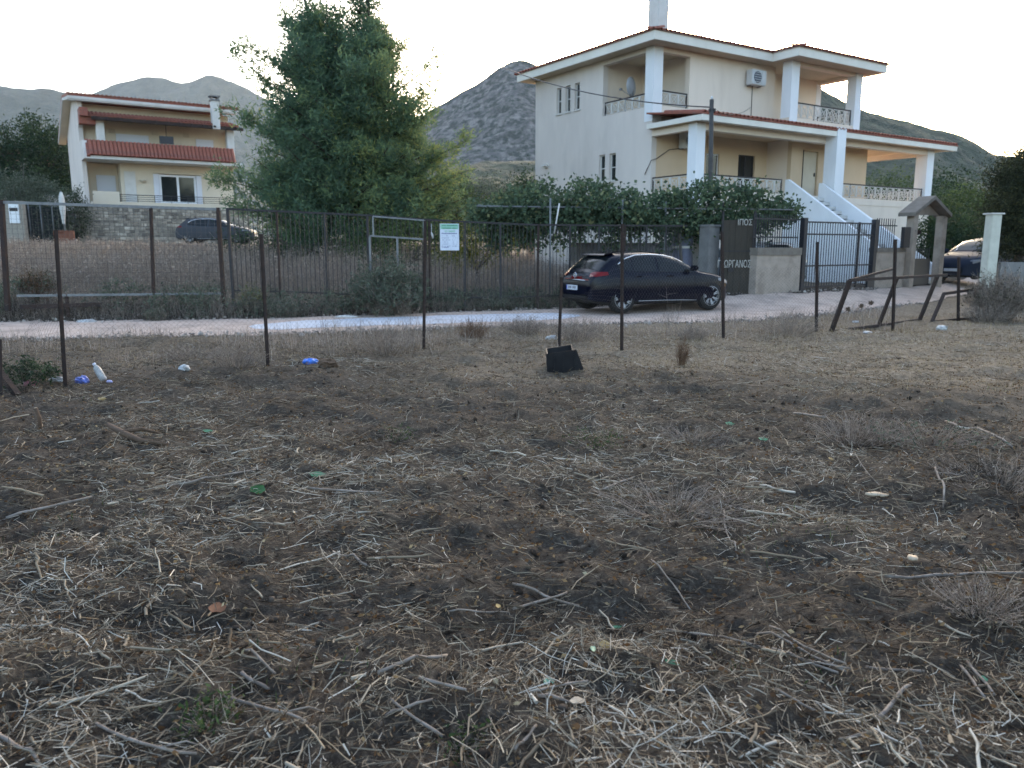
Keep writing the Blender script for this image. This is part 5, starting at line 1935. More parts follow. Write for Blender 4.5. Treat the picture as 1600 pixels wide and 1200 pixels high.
# dark hedge trees at the right edge
for (px, pt, D, w, lab, sd, mat) in (
    (1583, 228, 23.0, 1.1, 'dense dark cypress hedge rising above the screen at the right edge', 81, leaf_hedge),
    (1598, 212, 26.5, 1.3, 'taller rounded dark crown behind the hedge at the right edge', 82, leaf_hedge),
):
    p = at(px, 380, D)
    zt = at(px, pt, D).z
    lob = [(xo * w * .55, rnd_(-.1, .1), zz, .62, .6, .55) for xo in np.arange(-.9, 3.2, .8) for zz in np.arange(1.62, zt - .7, .62)] + [(.2, 0, zt - .75, .6, .5, .5)]
    broad_tree('hedge_tree', lab, 'tree', (p.x + .2, D, .2), lob, 1700, 28, .15, .10, mat, 1.5, .12, sd, aspect=.35, up=.4)

# grapevine on its pergola along the yard
vt = thing('grapevine', 'long grapevine spread over a low pergola in front of the main house', 'vine', (0, 0, 0))
rng = np.random.default_rng(91)
n_ = 1050
px_ = rng.uniform(735, 1245, n_)
topy = np.interp(px_, [735, 800, 860, 900, 960, 1010, 1060, 1095, 1130, 1160, 1200, 1245], [326, 310, 296, 306, 303, 314, 312, 292, 292, 308, 310, 324]) + rng.normal(0, 5, n_)
boty = np.interp(px_, [735, 800, 900, 1000, 1060, 1100, 1130, 1180, 1245], [345, 350, 352, 352, 358, 368, 366, 350, 340])
py_ = topy + (boty - topy) * rng.random(n_) ** .8
D_ = np.interp(px_, [735, 1000, 1245], [22.6, 23.0, 24.6]) + rng.uniform(-.2, 1.6, n_) * np.where(py_ - topy < 22, 1, .55)
C = np.array([tuple(at(a, b_, d)) for a, b_, d in zip(px_, py_, D_)])
# vertical hanging shoots
ns = 70
sx = rng.uniform(760, 1200, ns)
for a in sx:
    yb = rng.uniform(352, 392)
    for yy in np.arange(345, yb, 7):
        C = np.concatenate([C, [tuple(at(a + rng.normal(0, 3), yy, np.interp(a, [735, 1245], [22.9, 24.2])))]])
sh = []
for a in rng.uniform(745, 1240, 46):
    y0 = np.interp(a, [735, 860, 960, 1010, 1060, 1110, 1245], [326, 298, 304, 314, 312, 294, 324])
    d0 = np.interp(a, [735, 1245], [22.8, 24.2]) + rng.uniform(0, 1)
    hgt = rng.uniform(6, 20) * (.4 if 990 < a < 1080 else 1)
    for j in range(4):
        C = np.concatenate([C, [tuple(at(a + j * rng.normal(0, 2.2), y0 - hgt * j / 4, d0))]])
per = 17
P = C.repeat(per, 0) + rng.normal(size=(len(C) * per, 3)) * .14
tn = np.clip(rng.normal(.45, .2, len(C)).repeat(per) + rng.normal(0, .15, len(P)), 0, 1)
V, F = leaf_geo(P, rng.uniform(.06, .16, len(P)), rng.uniform(.05, .13, len(P)))
np_mesh('foliage', V, F, leaf_vine, vt, tint=tn)
b = B()
for px in (905, 985, 1062):
    p = at(px, 345, 23.6)
    zb = float(base_h(p.x, 23.6))
    b.tube([(p.x, 23.6, zb - .1), (p.x + .1, 23.62, 1.2), (p.x - .05, 23.7, 2.6)], [.06, .05, .04], 6)
b.build('stem', bark_grey, vt)
pgl = thing('vine_pergola', 'thin grey poles and rails carrying the grapevine', 'pergola')
for px, D in ((860, 22.0), (972, 22.9), (1040, 23.5), (1130, 24.0), (900, 24.2), (1000, 24.8), (1180, 25.4)):
    p = at(px, 345, D)
    zb = float(base_h(p.x, D))
    B().tube([(p.x, D, zb - .1), (p.x + R.uniform(-.04, .04), D, 2.95)], .028, 6).build('post', galv, pgl)
for (a, d0, c, d1, z) in ((745, 22.3, 1240, 24.4, 2.75), (745, 23.6, 1240, 25.6, 2.85)):
    p, q = at(a, 330, d0), at(c, 330, d1)
    B().tube([(p.x, p.y, z), (q.x, q.y, z)], .025, 6).build('rail', galv, pgl)
# covered barrel and a plaster stub behind the car
p = at(1066, 400, 24.2)
br = thing('covered_barrel', 'bluish tarpaulin covered barrel behind the bonnet of the black car', 'barrel', (p.x, 24.2, .2))
B().lathe([(.34, 0), (.36, .3), (.33, .9), (.30, 1.45), (.34, 1.7), (.22, 1.95), (0, 2.0)], 14).build('cover', tarp_blue, br)
B().lathe([(.345, 1.40), (.335, 1.44), (.33, 1.47)], 14).build('cord', white_dull, br)
p = at(1088, 400, 24.6)
B_ = thing('stub_wall', 'narrow white plastered wall end between the barrel and the grey pillar', 'wall', (p.x, 24.6, .1), A33)
B().box(-.14, .14, 0, .9, 0, 2.3).build('masonry', white_dull, B_)
p = at(930, 385, 25.4)
yw3 = thing('yard_wall', 'grey plastered yard wall behind the vine pergola', 'wall', (p.x, 25.2, 0), A33)
B().box(-.9, 4.3, 0, .2, 0, 1.72).build('masonry', concrete, yw3)
B().box(-.92, 4.32, -.03, .23, 1.72, 1.78).build('coping', wall_coping, yw3)
# a white thin pole leaning in the vine
p = at(866, 365, 21.6)
q = at(874, 318, 21.7)
tag(B().tube([p, q], .022, 6).build('cane', white_dull), 'thin pale leaning cane in front of the grapevine', 'cane')


# ------------------------------------------------------------------ field litter: chopped stalks, clods, dead leaves, stubble (nobody could count these)
def scatter(n, y0, y1, dens, rng, wide=.72, xpad=1.2):
    """n ground points in the part of the plot the camera can see, density per square metre ~ dens(y)"""
    yy = np.linspace(y0, y1, 400)
    w = dens(yy) * (2 * wide * yy + 2 * xpad)
    c = np.cumsum(w)
    y = np.interp(rng.random(n) * c[-1], c, yy)
    x = (rng.random(n) * 2 - 1) * (wide * y + xpad)
    return x, y


rng = np.random.default_rng(101)


def stalks(name, n, y0, y1, dens, lmin, lmax, rmin, rmax, tmean, tsd, mat, tilt=.18, lift=.012, bend=.12, rngs=None, sides=3, keep=None, kk=3, flow=.5):
    rg = rngs or rng
    x, y = scatter(n, y0, y1, dens, rg)
    if keep is not None:
        k = keep(x, y) > rg.random(n)
        x, y = x[k], y[k]
    n = len(x)
    L_ = lmin * (lmax / lmin) ** (rg.random(n) ** 1.5)
    r = np.maximum(rmin * (rmax / rmin) ** (rg.random(n) ** 1.6), .00016 * y)
    th = rg.random(n) * 2 * math.pi
    fl = (fbm(x * .5, y * .5, 61, 2) - .5) * 5
    th = np.where(rg.random(n) < flow, fl + rg.normal(0, .5, n), th)
    tl = rg.normal(0, tilt, n)
    d = np.stack([np.cos(th) * np.cos(tl), np.sin(th) * np.cos(tl), np.sin(tl)], -1)
    side = np.stack([-np.sin(th), np.cos(th), 0 * th], -1)
    z = HH(x, y) + lift * rg.random(n) + r
    c = np.stack([x, y, z + np.abs(np.sin(tl)) * L_ * .42], -1)
    s = np.linspace(-.5, .5, kk or 3)
    bd = rg.normal(0, bend, n)
    P = c[:, None, :] + d[:, None, :] * (s[None, :, None] * L_[:, None, None]) + side[:, None, :] * ((.25 - s[None, :, None] ** 2) * bd[:, None, None] * L_[:, None, None])
    if kk > 3:
        P = P + rg.normal(size=P.shape) * (L_ * .018)[:, None, None]
    tp = np.linspace(1, .72, kk or 3)
    if kk == 2:
        V, F, nf_ = ribbon_geo(P[:, 0], P[:, 1], r * 1.15)
    elif kk == 0:
        V, F, nf_ = ribbon_bent(P, r * 1.15)
    else:
        V, F, nf_ = stick_geo(P, r[:, None] * tp[None, :], sides)
    patch = (fbm(x * .9, y * .9, 71, 3) - .5) * .55
    tn = np.clip(rg.normal(tmean, tsd, n) + patch, 0, 1)
    return tag(np_mesh(name, V, F, mat, tint=tn.repeat(nf_), kind='stuff'), None)


dn = lambda y: 1 / (1 + (y / 4.2) ** 1.7)
mulch = lambda x, y: (1 - .4 * tan_amount(x, y)) * (1 - road_mask(x, y)) * (.45 + .75 * sstep(.32, .6, fbm(x * .8, y * .8, 71, 3)))
stalks('straw_litter', 100000, 1.7, 15.5, dn, .012, .07, .0009, .0030, .44, .24, straw_m, tilt=.38, lift=.02, keep=mulch, kk=2, flow=.25)
stalks('long_straw_litter', 18000, 1.7, 14, dn, .05, .2, .0008, .0022, .42, .24, straw_m, tilt=.2, keep=mulch, bend=.4, flow=.25, kk=0)
stalks('pale_straw_litter', 22000, 1.7, 14, dn, .04, .22, .0009, .0024, .66, .18, straw_m, tilt=.22, lift=.03, keep=lambda x, y: mulch(x, y) * sstep(.4, .6, fbm(x * 1.6, y * 1.6, 171, 3)), bend=.25, flow=.3)
stalks('cut_straw_litter', 95000, 1.7, 15, lambda y: 1 / (1 + (y / 5.5) ** 1.7), .03, .19, .0009, .0022, .60, .22, straw_m, tilt=.24, lift=.035, bend=.34, keep=lambda x, y: mulch(x, y) * (.25 + .75 * sstep(.36, .56, fbm(x * 1.3, y * 1.3, 172, 3))), kk=0, flow=.25)
stalks('stalk_litter', 6500, 1.7, 13, lambda y: 1 / (1 + (y / 3.8) ** 2), .04, .26, .0014, .0042, .58, .22, straw_m, tilt=.12, lift=.025, bend=.10, keep=mulch, kk=4)
stalks('stem_litter', 1500, 1.8, 12, lambda y: 1 / (1 + (y / 4) ** 1.8), .05, .34, .0035, .0085, .63, .2, straw_m, tilt=.07, lift=.03, bend=.10, keep=mulch, sides=5, kk=5, flow=.35)
stalks('twig_litter', 9000, 1.7, 13, dn, .05, .3, .0008, .0022, .18, .14, straw_m, tilt=.3, lift=.03, bend=.25, kk=3)

# clods of earth
n = 5200
x, y = scatter(n, 1.8, 12, lambda y: 1 / (1 + (y / 4) ** 1.4), rng)
k = rng.random(n) > tan_amount(x, y)
x, y = x[k], y[k]
n = len(x)
ico = bmesh.new()
bmesh.ops.create_icosphere(ico, subdivisions=1, radius=1)
IV = np.array([v_.co[:] for v_ in ico.verts])
IF = np.array([[v_.index for v_ in f_.verts] for f_ in ico.faces])
ico.free()
sz = .006 * (4.0 ** (rng.random(n) ** 2.0))
VV = IV[None] * (1 + rng.normal(0, .22, (n, len(IV), 1))) * sz[:, None, None] * rng.uniform(.6, 1.3, (n, 1, 3))
VV = VV + np.stack([x, y, HH(x, y) + sz * .15], -1)[:, None, :]
FF = IF[None] + (np.arange(n) * len(IV))[:, None, None]
np_mesh('soil_clods', VV.reshape(-1, 3), FF.reshape(-1, 3), clod_m, tint=np.clip(rng.normal(.5, .25, n), 0, 1).repeat(len(IF)), kind='stuff')

# dead leaves and chips
n = 26000
x, y = scatter(n, 1.8, 15, dn, rng)
L_ = rng.uniform(.008, .034, n)
d = unit(np.stack([rng.normal(size=n), rng.normal(size=n), rng.normal(0, .35, n)], -1))
V, F = leaf_geo(np.stack([x, y, HH(x, y) + .012 + .02 * rng.random(n)], -1), L_, L_ * rng.uniform(.3, .7, n), d, flat=.6)
np_mesh('leaf_litter', V, F, dleaf_m, tint=np.clip(rng.beta(1.6, 3.2, n), 0, .93), kind='stuff')


# dry grass: short mown stubble on the right, ragged tufts elsewhere
def blades(name, x, y, h, mat, tn, lean=.5, w=.0022, seed=0, segs=2, z=None):
    rg = np.random.default_rng(seed)
    n = len(x)
    th = rg.random(n) * 2 * math.pi
    ln = np.abs(rg.normal(0, lean, n))
    dirh = np.stack([np.cos(th), np.sin(th), 0 * th], -1)
    side = np.stack([-np.sin(th + rg.normal(0, .8, n)), np.cos(th), 0 * th], -1)
    ww = np.maximum(w * rg.uniform(.6, 1.4, n), .00017 * np.hypot(x, y))
    b0 = np.stack([x, y, (HH(x, y) if z is None else z) - .01], -1)
    up_ = np.array([0, 0, 1.0])
    rows = []
    for s, sw in zip((0, .55, 1.0), (1, .8, .12)):
        c = b0 + up_ * (h * s * np.cos(ln * s))[:, None] + dirh * (h * s * np.sin(ln * s))[:, None]
        rows += [c - side * (ww * sw)[:, None], c + side * (ww * sw)[:, None]]
    V = np.stack(rows, 1)
    base = np.arange(n)[:, None] * 6
    F = np.concatenate([(base + np.array([0, 1, 3, 2]))[:, None], (base + np.array([2, 3, 5, 4]))[:, None]], 1)
    return np_mesh(name, V.reshape(-1, 3), F.reshape(-1, 4), mat, tint=np.repeat(tn, 2), kind='stuff')


n = 125000
x, y = scatter(n, 6.2, 19, lambda y: 1 / (1 + (y / 9) ** 2), rng)
k = tan_amount(x, y) * (.35 + fbm(x * 1.3, y * 1.3, 15, 3)) > rng.random(n)
x, y = x[k], y[k]
blades('dry_turf', x, y, rng.uniform(.02, .06, len(x)) * (.6 + 1.9 * fbm(x * 2.2, y * 2.2, 19, 3) ** 1.5), grass_m, np.clip(rng.normal(.5, .22, len(x)) + (fbm(x * .7, y * .7, 16, 3) - .5) * 1.3, 0, 1), lean=.9, w=.002, seed=3)
# ragged verge of dead weeds along the near fence and road edge
n = 70000
x, y = scatter(n, 7.5, 20, lambda y: 1 + 0 * y, rng, wide=.75)
dist = road_near_y(x) - y
k = (np.exp(-((dist - 1.6) / 1.5) ** 2) * (x < 9) * (dist > -.25) * sstep(.36, .58, fbm(x * .9, y * .9, 18, 3)) * np.where(x > 3, .6, 1)) > rng.random(n)
x, y = x[k], y[k]
blades('verge_weeds', x, y, rng.uniform(.05, .36, len(x)), weed_m, np.clip(rng.normal(.45, .22, len(x)), 0, 1), lean=.6, w=.0022, seed=4)
# a little green regrowth
n = 9000
x, y = scatter(n, 2.2, 13, dn, rng)
k = sstep(.66, .76, fbm(x * 1.1, y * 1.1, 97, 2)) > rng.random(n)
x, y = x[k], y[k]
blades('green_regrowth', x, y, rng.uniform(.015, .06, len(x)), leaf_green, np.clip(rng.normal(.55, .25, len(x)), 0, 1), lean=.8, w=.003, seed=5)


# tall dead weeds filling the plot beyond the far fence
def tall_weeds(name, x, y, h, mat, seed, tint_m=.5, nb=5):
    rg = np.random.default_rng(seed)
    n = len(x)
    z = base_h(x, y)
    r = np.maximum(.0022, .00017 * y)
    P = []
    ln = rg.normal(0, .16, (n, 2))
    b0 = np.stack([x, y, z - .05], -1)
    top = b0 + np.stack([ln[:, 0] * h, ln[:, 1] * h, h], -1)
    mid = (b0 + top) / 2 + np.stack([rg.normal(0, .04, n), rg.normal(0, .04, n), 0 * h], -1)
    P.append(np.stack([b0, mid, top], 1))
    rr = [np.stack([r, r * .8, r * .5], -1)]
    tt = [np.clip(rg.normal(tint_m, .2, n), 0, 1)]
    for k in range(nb):
        s = rg.uniform(.35, .95, n)[:, None]
        p = b0 + (top - b0) * s
        d = unit(np.stack([rg.normal(size=n), rg.normal(size=n), rg.uniform(.4, 1.3, n)], -1))
        l2 = (h * rg.uniform(.12, .34, n))[:, None]
        q = p + d * l2
        P.append(np.stack([p, (p + q) / 2, q], 1))
        rr.append(np.stack([r * .7, r * .6, r * .45], -1))
        tt.append(np.clip(rg.normal(tint_m, .2, n), 0, 1))
    V, F, nf_ = stick_geo(P[0], rr[0], 3)
    PB = np.concatenate(P[1:])
    RB = np.concatenate(rr[1:])
    V2, F2, n2 = stick_geo(PB[:, [0, 2]], RB[:, [0, 2]], 3)
    tt2 = np.concatenate(tt[1:])
    o = np_mesh(name, np.concatenate([V, V2]), np.concatenate([F, F2 + len(V)]), mat, tint=np.concatenate([tt[0].repeat(nf_), tt2.repeat(n2)]), kind='stuff')
    return o, PB


rg = np.random.default_rng(7)
n = 17000
yq = rg.uniform(17.6, 44, n)
xq = (rg.random(n) * 2 - 1) * 1.0
xq = np.where(rg.random(n) < 1, -.74 * yq - .5 + (xq * .5 + .5) * (.74 * yq + .5 + .085 * yq), xq)
tt = yq - road_far_y(xq)
k = (tt > .35) & (sstep(.3, .5, fbm(xq * .7, yq * .7, 33, 3)) > rg.random(n) - .25) & (np.hypot((xq + 19.0) / 5.5, (yq - 46.5) / 3) > 1)
k &= rg.random(n) < np.clip(1.25 - (yq - 18) / 40, .35, 1)
xq, yq = xq[k], yq[k]
hh = rg.uniform(.45, 1.0, len(xq)) * (.75 + .4 * fbm(xq * .5, yq * .5, 36, 2)) * np.clip((yq - road_far_y(xq)) / 1.6, .3, 1)
hh = np.minimum(hh, np.maximum(.12, (EYE + .25) - base_h(xq, yq) + np.where(yq < 30, .25, .05) + rg.normal(0, .12, len(xq))))
hh = np.where((yq > 30) & (xq / yq > -.44) & (xq / yq < -.30), np.minimum(hh, np.clip(1.86 - base_h(xq, yq), .06, 2)), hh)
wo, WP = tall_weeds('dead_weeds', xq, yq, hh, weed_m, 8, .42, 4)
x = rg.uniform(-15.5, 3.0, 2600)
y = road_far_y(x) + .55 + 5.5 * rg.random(2600) ** 1.3
k = fbm(x * .8, y * .8, 39, 3) > .36 + .2 * rg.random(2600)
x, y = x[k], y[k]
_, WQ = tall_weeds('tall_dead_weeds', x, y, rg.uniform(.75, 1.35, len(x)), weed_m, 19, .5, 6)
WP = np.concatenate([WP, WQ])
# fluffy seed heads
m_ = rg.random(len(WP)) < .22
C = WP[m_][:, 2]
C = C.repeat(3, 0) + rg.normal(size=(len(C) * 3, 3)) * .04
V, F = leaf_geo(C, rg.uniform(.03, .07, len(C)) * np.clip(C[:, 1] / 24, 1, 1.7), .02 * np.clip(C[:, 1] / 24, 1, 2), None)
np_mesh('seed_heads', V, F, weed_m, tint=np.clip(rg.normal(.62, .25, len(C)), 0, 1), kind='stuff')
# green low plants under the weeds on the road bank
n = 5200
x = rg.uniform(-13, 4.5, n)
y = road_far_y(x) + np.abs(rg.normal(.35, .45, n)) + .05
k = sstep(.42, .62, fbm(x * 1.2, y * 1.2, 44, 2)) > rg.random(n) * .9
x, y = x[k], y[k]
hgt = rg.uniform(.02, .42, len(x)) * (.5 + fbm(x * 2, y * 2, 45, 2))
C = np.stack([x, y, base_h(x, y) + hgt], -1).repeat(5, 0) + rg.normal(size=(len(x) * 5, 3)) * .05
V, F = leaf_geo(C, rg.uniform(.05, .12, len(C)), rg.uniform(.02, .045, len(C)))
np_mesh('bank_plants', V, F, leaf_bush, tint=np.clip(rg.normal(.6, .25, len(C)), 0, 1), kind='stuff')
x = rg.uniform(-14, 4.8, 3600)
y = road_far_y(x) + np.abs(rg.normal(.25, .3, 3600)) + .03
tall_weeds('bank_weeds', x, y, rg.uniform(.12, .5, 3600), weed_m, 12, .5, 4)


# individual bushes
def twig_bush(name, label, cat, base, rx, rz, nst, mat, seed, leaf=None, nleaf=0, lsize=.05, group=None, spread=1.0):
    rgb = np.random.default_rng(seed)
    t = thing(name, label, cat, base, 0, group)
    n = nst
    th = rgb.random(n) * 2 * math.pi
    rr = np.sqrt(rgb.random(n)) * rx
    b0 = np.stack([np.cos(th) * rr * .35, np.sin(th) * rr * .35, -.04 + 0 * th], -1)
    hgt = rz * np.sqrt(np.clip(1 - (rr / rx) ** 2 * .75, .05, 1)) * rgb.uniform(.6, 1.08, n)
    top = np.stack([np.cos(th) * rr * spread, np.sin(th) * rr * spread, hgt], -1)
    mid = (b0 + top) / 2 + rgb.normal(size=(n, 3)) * .05 * rx + np.array([0, 0, .1 * rz])
    D0 = math.hypot(base[0], base[1])
    r = max(.0018, .00016 * D0)
    P = [np.stack([b0, mid, top], 1)]
    for k in range(5):
        s = rgb.uniform(.4, 1, n)[:, None]
        p = b0 + (top - b0) * s
        q = p + unit(rgb.normal(size=(n, 3)) + np.array([0, 0, .8])) * rz * rgb.uniform(.08, .26, n)[:, None]
        P.append(np.stack([p, (p + q) / 2, q], 1))
    P = np.concatenate(P)
    V, F, nf_ = stick_geo(P, np.tile(np.array([r, r * .8, r * .5]), (len(P), 1)), 3)
    np_mesh('stems', V, F, mat, t, tint=np.clip(rgb.normal(.5, .22, len(P)), 0, 1).repeat(nf_))
    if leaf is not None:
        idx_ = rgb.integers(0, len(P), nleaf)
        s = rgb.random(nleaf)[:, None]
        C = P[idx_, 1] * (1 - s) + P[idx_, 2] * s + rgb.normal(size=(nleaf, 3)) * .03
        V, F = leaf_geo(C, lsize * rgb.uniform(.6, 1.4, nleaf), lsize * .35 * rgb.uniform(.6, 1.4, nleaf))
        np_mesh('foliage', V, F, leaf, t, tint=np.clip(rgb.normal(.5, .24, nleaf), 0, 1))
    return t


def bpt(px, py, D):
    p = at(px, py, D)
    return (p.x, D, float(HH(np.array([p.x]), np.array([D]))[0]))


p = bpt(608, 480, 18.9)
twig_bush('bush', 'round grey green bush growing in front of the grey gate frame by the road', 'bush', p, .95, 1.30, 330, weed_m, 201, leaf_bush, 15000, .085)
p = bpt(45, 480, 17.9)
twig_bush('bush', 'dark dead bush behind the left end of the sliding gate', 'bush', (p[0], 18.3, p[2]), .5, .75, 220, weed_red, 202, leaf_hedge, 1600, .05)
p = bpt(445, 495, 18.3)
twig_bush('bush', 'pale flowering weed clump on the road bank left of the round bush', 'bush', p, .55, .45, 160, weed_m, 203, leaf_olive, 1700, .06)
p = bpt(395, 470, 18.5)
twig_bush('bush', 'yellowish weed clump beside the twin posts of the dark fence', 'bush', p, .35, .62, 120, weed_m, 204, leaf_yellow, 700, .055)
p = bpt(245, 495, 17.4)
twig_bush('bush', 'small grey green weed on the bank below the sliding gate', 'bush', p, .3, .32, 90, weed_m, 205, leaf_olive, 700, .05)
p = bpt(770, 478, 20.6)
twig_bush('bush', 'low grey green weed clump right of the notice at the fence foot', 'bush', p, .6, .45, 150, weed_m, 206, leaf_bush, 1500, .06)
p = bpt(1558, 492, 17.6)
twig_bush('bush', 'brown mound of dead brush leaning against the white gate post', 'bush', p, .75, 1.15, 480, weed_m, 207, leaf_hedge, 1500, .05)
p = bpt(1064, 572, 11.0)
twig_bush('grass_tuft', 'reddish upright tuft of dry grass near the black bucket', 'grass tuft', p, .13, .44, 70, weed_red, 208, spread=1.0)
for i, (px, py, D, rx, rz, mat, lab) in enumerate((
    (372, 575, 10.4, .45, .38, weed_m, 'dark tangled dead weed left of the second fence post'),
    (600, 560, 11.9, .65, .50, weed_m, 'wide tangle of dead weeds left of the middle fence post'),
    (738, 535, 14.0, .35, .40, weed_red, 'reddish dead weed on the road edge right of the middle fence post'),
    (1080, 535, 13.6, .35, .26, weed_m, 'dark low dead weed between the bucket and the front of the black car'),
    (905, 540, 13.4, .55, .40, weed_m, 'grey dead weed behind the black bucket'),
    (1230, 522, 14.9, .8, .45, weed_m, 'wispy dead weeds left of the large leaning frame'),
    (300, 560, 11.2, .5, .25, weed_m, 'low dead weed between the first two fence posts'),
    (820, 520, 14.6, .45, .35, weed_m, 'thin dead weed on the verge left of the black car'),
    (1540, 500, 16.9, .6, .45, weed_m, 'dead weeds in front of the small leaning frame'),
)):
    twig_bush('dead_weed', lab, 'weed', bpt(px, py, D), rx, rz, 130, mat, 220 + i, None, group='dead weeds along the wire fence')
# tall single wisps near the fence
for i, (px, py, D, h) in enumerate(((640, 545, 12.8, 1.25), (520, 560, 11.8, 1.0), (1050, 532, 14, .95))):
    twig_bush('dead_weed', ('tall thin dead weed stalk beside the middle fence post', 'tall thin dead weed stalk right of the second fence post', 'tall thin dead weed stalk in front of the black car')[i], 'weed', bpt(px, py, D), .22, h, 12, weed_m, 240 + i, None, group='dead weeds along the wire fence')
# tangled heaps of cut brush on the near field
for i, (px, py, rx, rz, nst, lab) in enumerate((
    (1330, 690, .42, .24, 150, 'dark heap of cut brush on the low mound at the right'),
    (1080, 690, .35, .12, 110, 'flat dark heap of cut twigs in the middle distance'),
    (1450, 690, .5, .16, 120, 'greenish flattened weed heap on the right mound'),
    (1050, 800, .5, .13, 170, 'grey green flattened bundle of thin cut stems right of centre'),
    (1560, 760, .45, .2, 140, 'brown brush heap at the right edge of the field'),
    (1530, 950, .22, .10, 140, 'tan clump of dry grass near the lower right corner'),
)):
    p = ground_pt(px, py)
    twig_bush('brush_heap', lab, 'brush heap', tuple(p), rx, rz, nst, weed_m, 260 + i, leaf_bush if i in (2,) else None, 260, .035, group='heaps of cut brush', spread=1.15)
for i, (px, py, rx, rz, nl, lab) in enumerate((
    (930, 690, .28, .05, 320, 'flat patch of fresh green weed in the middle of the field'),
    (620, 690, .20, .05, 160, 'small grey green weed left of the field centre'),
    (330, 1120, .11, .05, 260, 'mossy green weed near the lower left corner'),
    (730, 1175, .10, .05, 200, 'mossy green weed at the bottom edge'),
    (40, 610, .4, .38, 900, 'dark green leafy plant at the left edge'),
)):
    p = ground_pt(px, py)
    twig_bush('green_weed', lab, 'weed', tuple(p), rx, rz, 50, weed_m, 280 + i, leaf_green if i != 4 else leaf_dark, nl, .028 if i != 4 else .07, group='green weeds in the field')


# ------------------------------------------------------------------ single sticks, leaves and litter
def stick(px0, py0, px1, py1, r, label, mat=None, kink=.04, group=None, fork=False, lift=.015):
    a = ground_pt(px0, py0)
    c = ground_pt(px1, py1)
    d = c - a
    L_ = d.length
    n_ = 7
    sd = Vector((-d.y, d.x, 0)).normalized()
    ph = R.uniform(0, 6)
    pts = []
    for k in range(n_):
        s = k / (n_ - 1)
        p = a + d * s + sd * (math.sin(s * 5 + ph) * kink * L_ * .5)
        gz_ = H1(p.x, p.y)
        p.z = max(a.z + (c.z - a.z) * s, gz_ + r * .2) + r + lift
        pts.append(p)
    b = B().tube(pts, [r * (1 + .12 * math.sin(k * 2.3 + ph)) * (1 - .25 * k / n_) for k in range(n_)], 7)
    if fork:
        q = pts[4]
        b.tube([q, q + d.normalized() * L_ * .16 + sd * L_ * .10 + Vector((0, 0, .015)), q + d.normalized() * L_ * .28 + sd * L_ * .14], [r * .55, r * .45, r * .3], 6)
    o = b.build('stick', mat or stick_m, recalc=False)
    return tag(o, label, 'stick', group)


SG = 'larger sticks lying in the mulch'
for (x0, y0, x1, y1, r, lab, fk) in (
    (-6, 1150, 58, 1196, .008, 'pale bent stick in the bottom left corner of the field', False),
    (150, 1142, 305, 1195, .006, 'long pale forked stick near the bottom left corner', True),
    (352, 1098, 498, 1148, .0065, 'pale branched stick left of the bottom centre', True),
    (592, 1062, 700, 1033, .008, 'thick grey stick left of the bottom centre', False),
    (655, 1066, 728, 1088, .007, 'pale grey stick with a split end below the thick grey stick', False),
    (378, 1060, 420, 1088, .008, 'short stubby pale stick above the branched stick', False),
    (384, 1025, 432, 1060, .0055, 'one of two short pale crossed stalks left of centre bottom', False),
    (602, 1128, 676, 1100, .006, 'bent grey stick rising to the right in the lower left middle', False),
    (828, 1088, 918, 1072, .006, 'brown stick lying beside the green leaf at the bottom', False),
    (840, 1096, 892, 1106, .007, 'short grey stick pointing at the pale bark flake', False),
    (803, 960, 885, 932, .0065, 'long brown stick crossing near the centre bottom', False),
    (800, 920, 905, 955, .007, 'long grey stick lying right above the brown crossing stick', False),
    (700, 960, 795, 962, .004, 'thin pale straight stalk left of the brown crossing stick', False),
    (690, 1160, 610, 1100, .006, 'dark slanting stick at the bottom centre left', False),
    (805, 1182, 838, 1142, .0055, 'short tan stalk slanting upward at the bottom centre', False),
    (480, 768, 592, 774, .008, 'long whitish stick in the left middle of the field', False),
    (520, 868, 572, 890, .008, 'pale stick sloping to the right left of the field centre', False),
    (280, 762, 400, 738, .008, 'long pale stalk in the left part of the field', False),
    (10, 815, 145, 782, .010, 'arched pale stick at the left edge of the field', False),
    (1200, 990, 1320, 1050, .0055, 'upper stalk of the bundle of long tan stalks at the lower right', False),
    (1180, 1000, 1322, 1056, .0055, 'middle stalk of the bundle of long tan stalks at the lower right', False),
    (1160, 1012, 1310, 1058, .006, 'lower stalk of the bundle of long tan stalks at the lower right', False),
    (1352, 1050, 1444, 1058, .006, 'straight whitish stick right of the stalk bundle', False),
    (1370, 1130, 1424, 1078, .008, 'dark grey stick with a cut pale end at the lower right', False),
    (1210, 1085, 1272, 1118, .0055, 'pale slanting stalk below the stalk bundle', False),
    (1500, 1045, 1540, 1100, .006, 'one of two parallel grey sticks at the lower right', False),
    (1512, 1042, 1552, 1094, .006, 'right hand one of two parallel grey sticks at the lower right', False),
    (1310, 1166, 1402, 1170, .006, 'pale flat stick near the bottom right', False),
    (1420, 1160, 1440, 1180, .005, 'short brown stick at the bottom right', False),
    (1240, 650, 1290, 657, .012, 'pale curved stick lying on the bare soil right of centre', False),
    (1480, 660, 1580, 705, .012, 'long tan stalk sloping down the right mound', False),
    (1464, 735, 1474, 800, .008, 'upright leaning pale stalk on the right mound', False),
    (1300, 690, 1378, 760, .004, 'thin pale stem across the dark brush heap', False),
    (940, 770, 990, 750, .008, 'brown stick above the field centre', False),
    (1040, 990, 1330, 1050, .004, 'long thin grey stem across the lower right of the field', False),
    (1020, 880, 1080, 960, .0045, 'thin curved stem right of the field centre', False),
    (1130, 800, 1148, 880, .005, 'pale thin upright twig right of the field centre', False),
    (1385, 910, 1600, 903, .008, 'long dark straight branch at the right edge', False),
):
    stick(x0, y0, x1, y1, r, lab, None, group=SG, fork=fk)


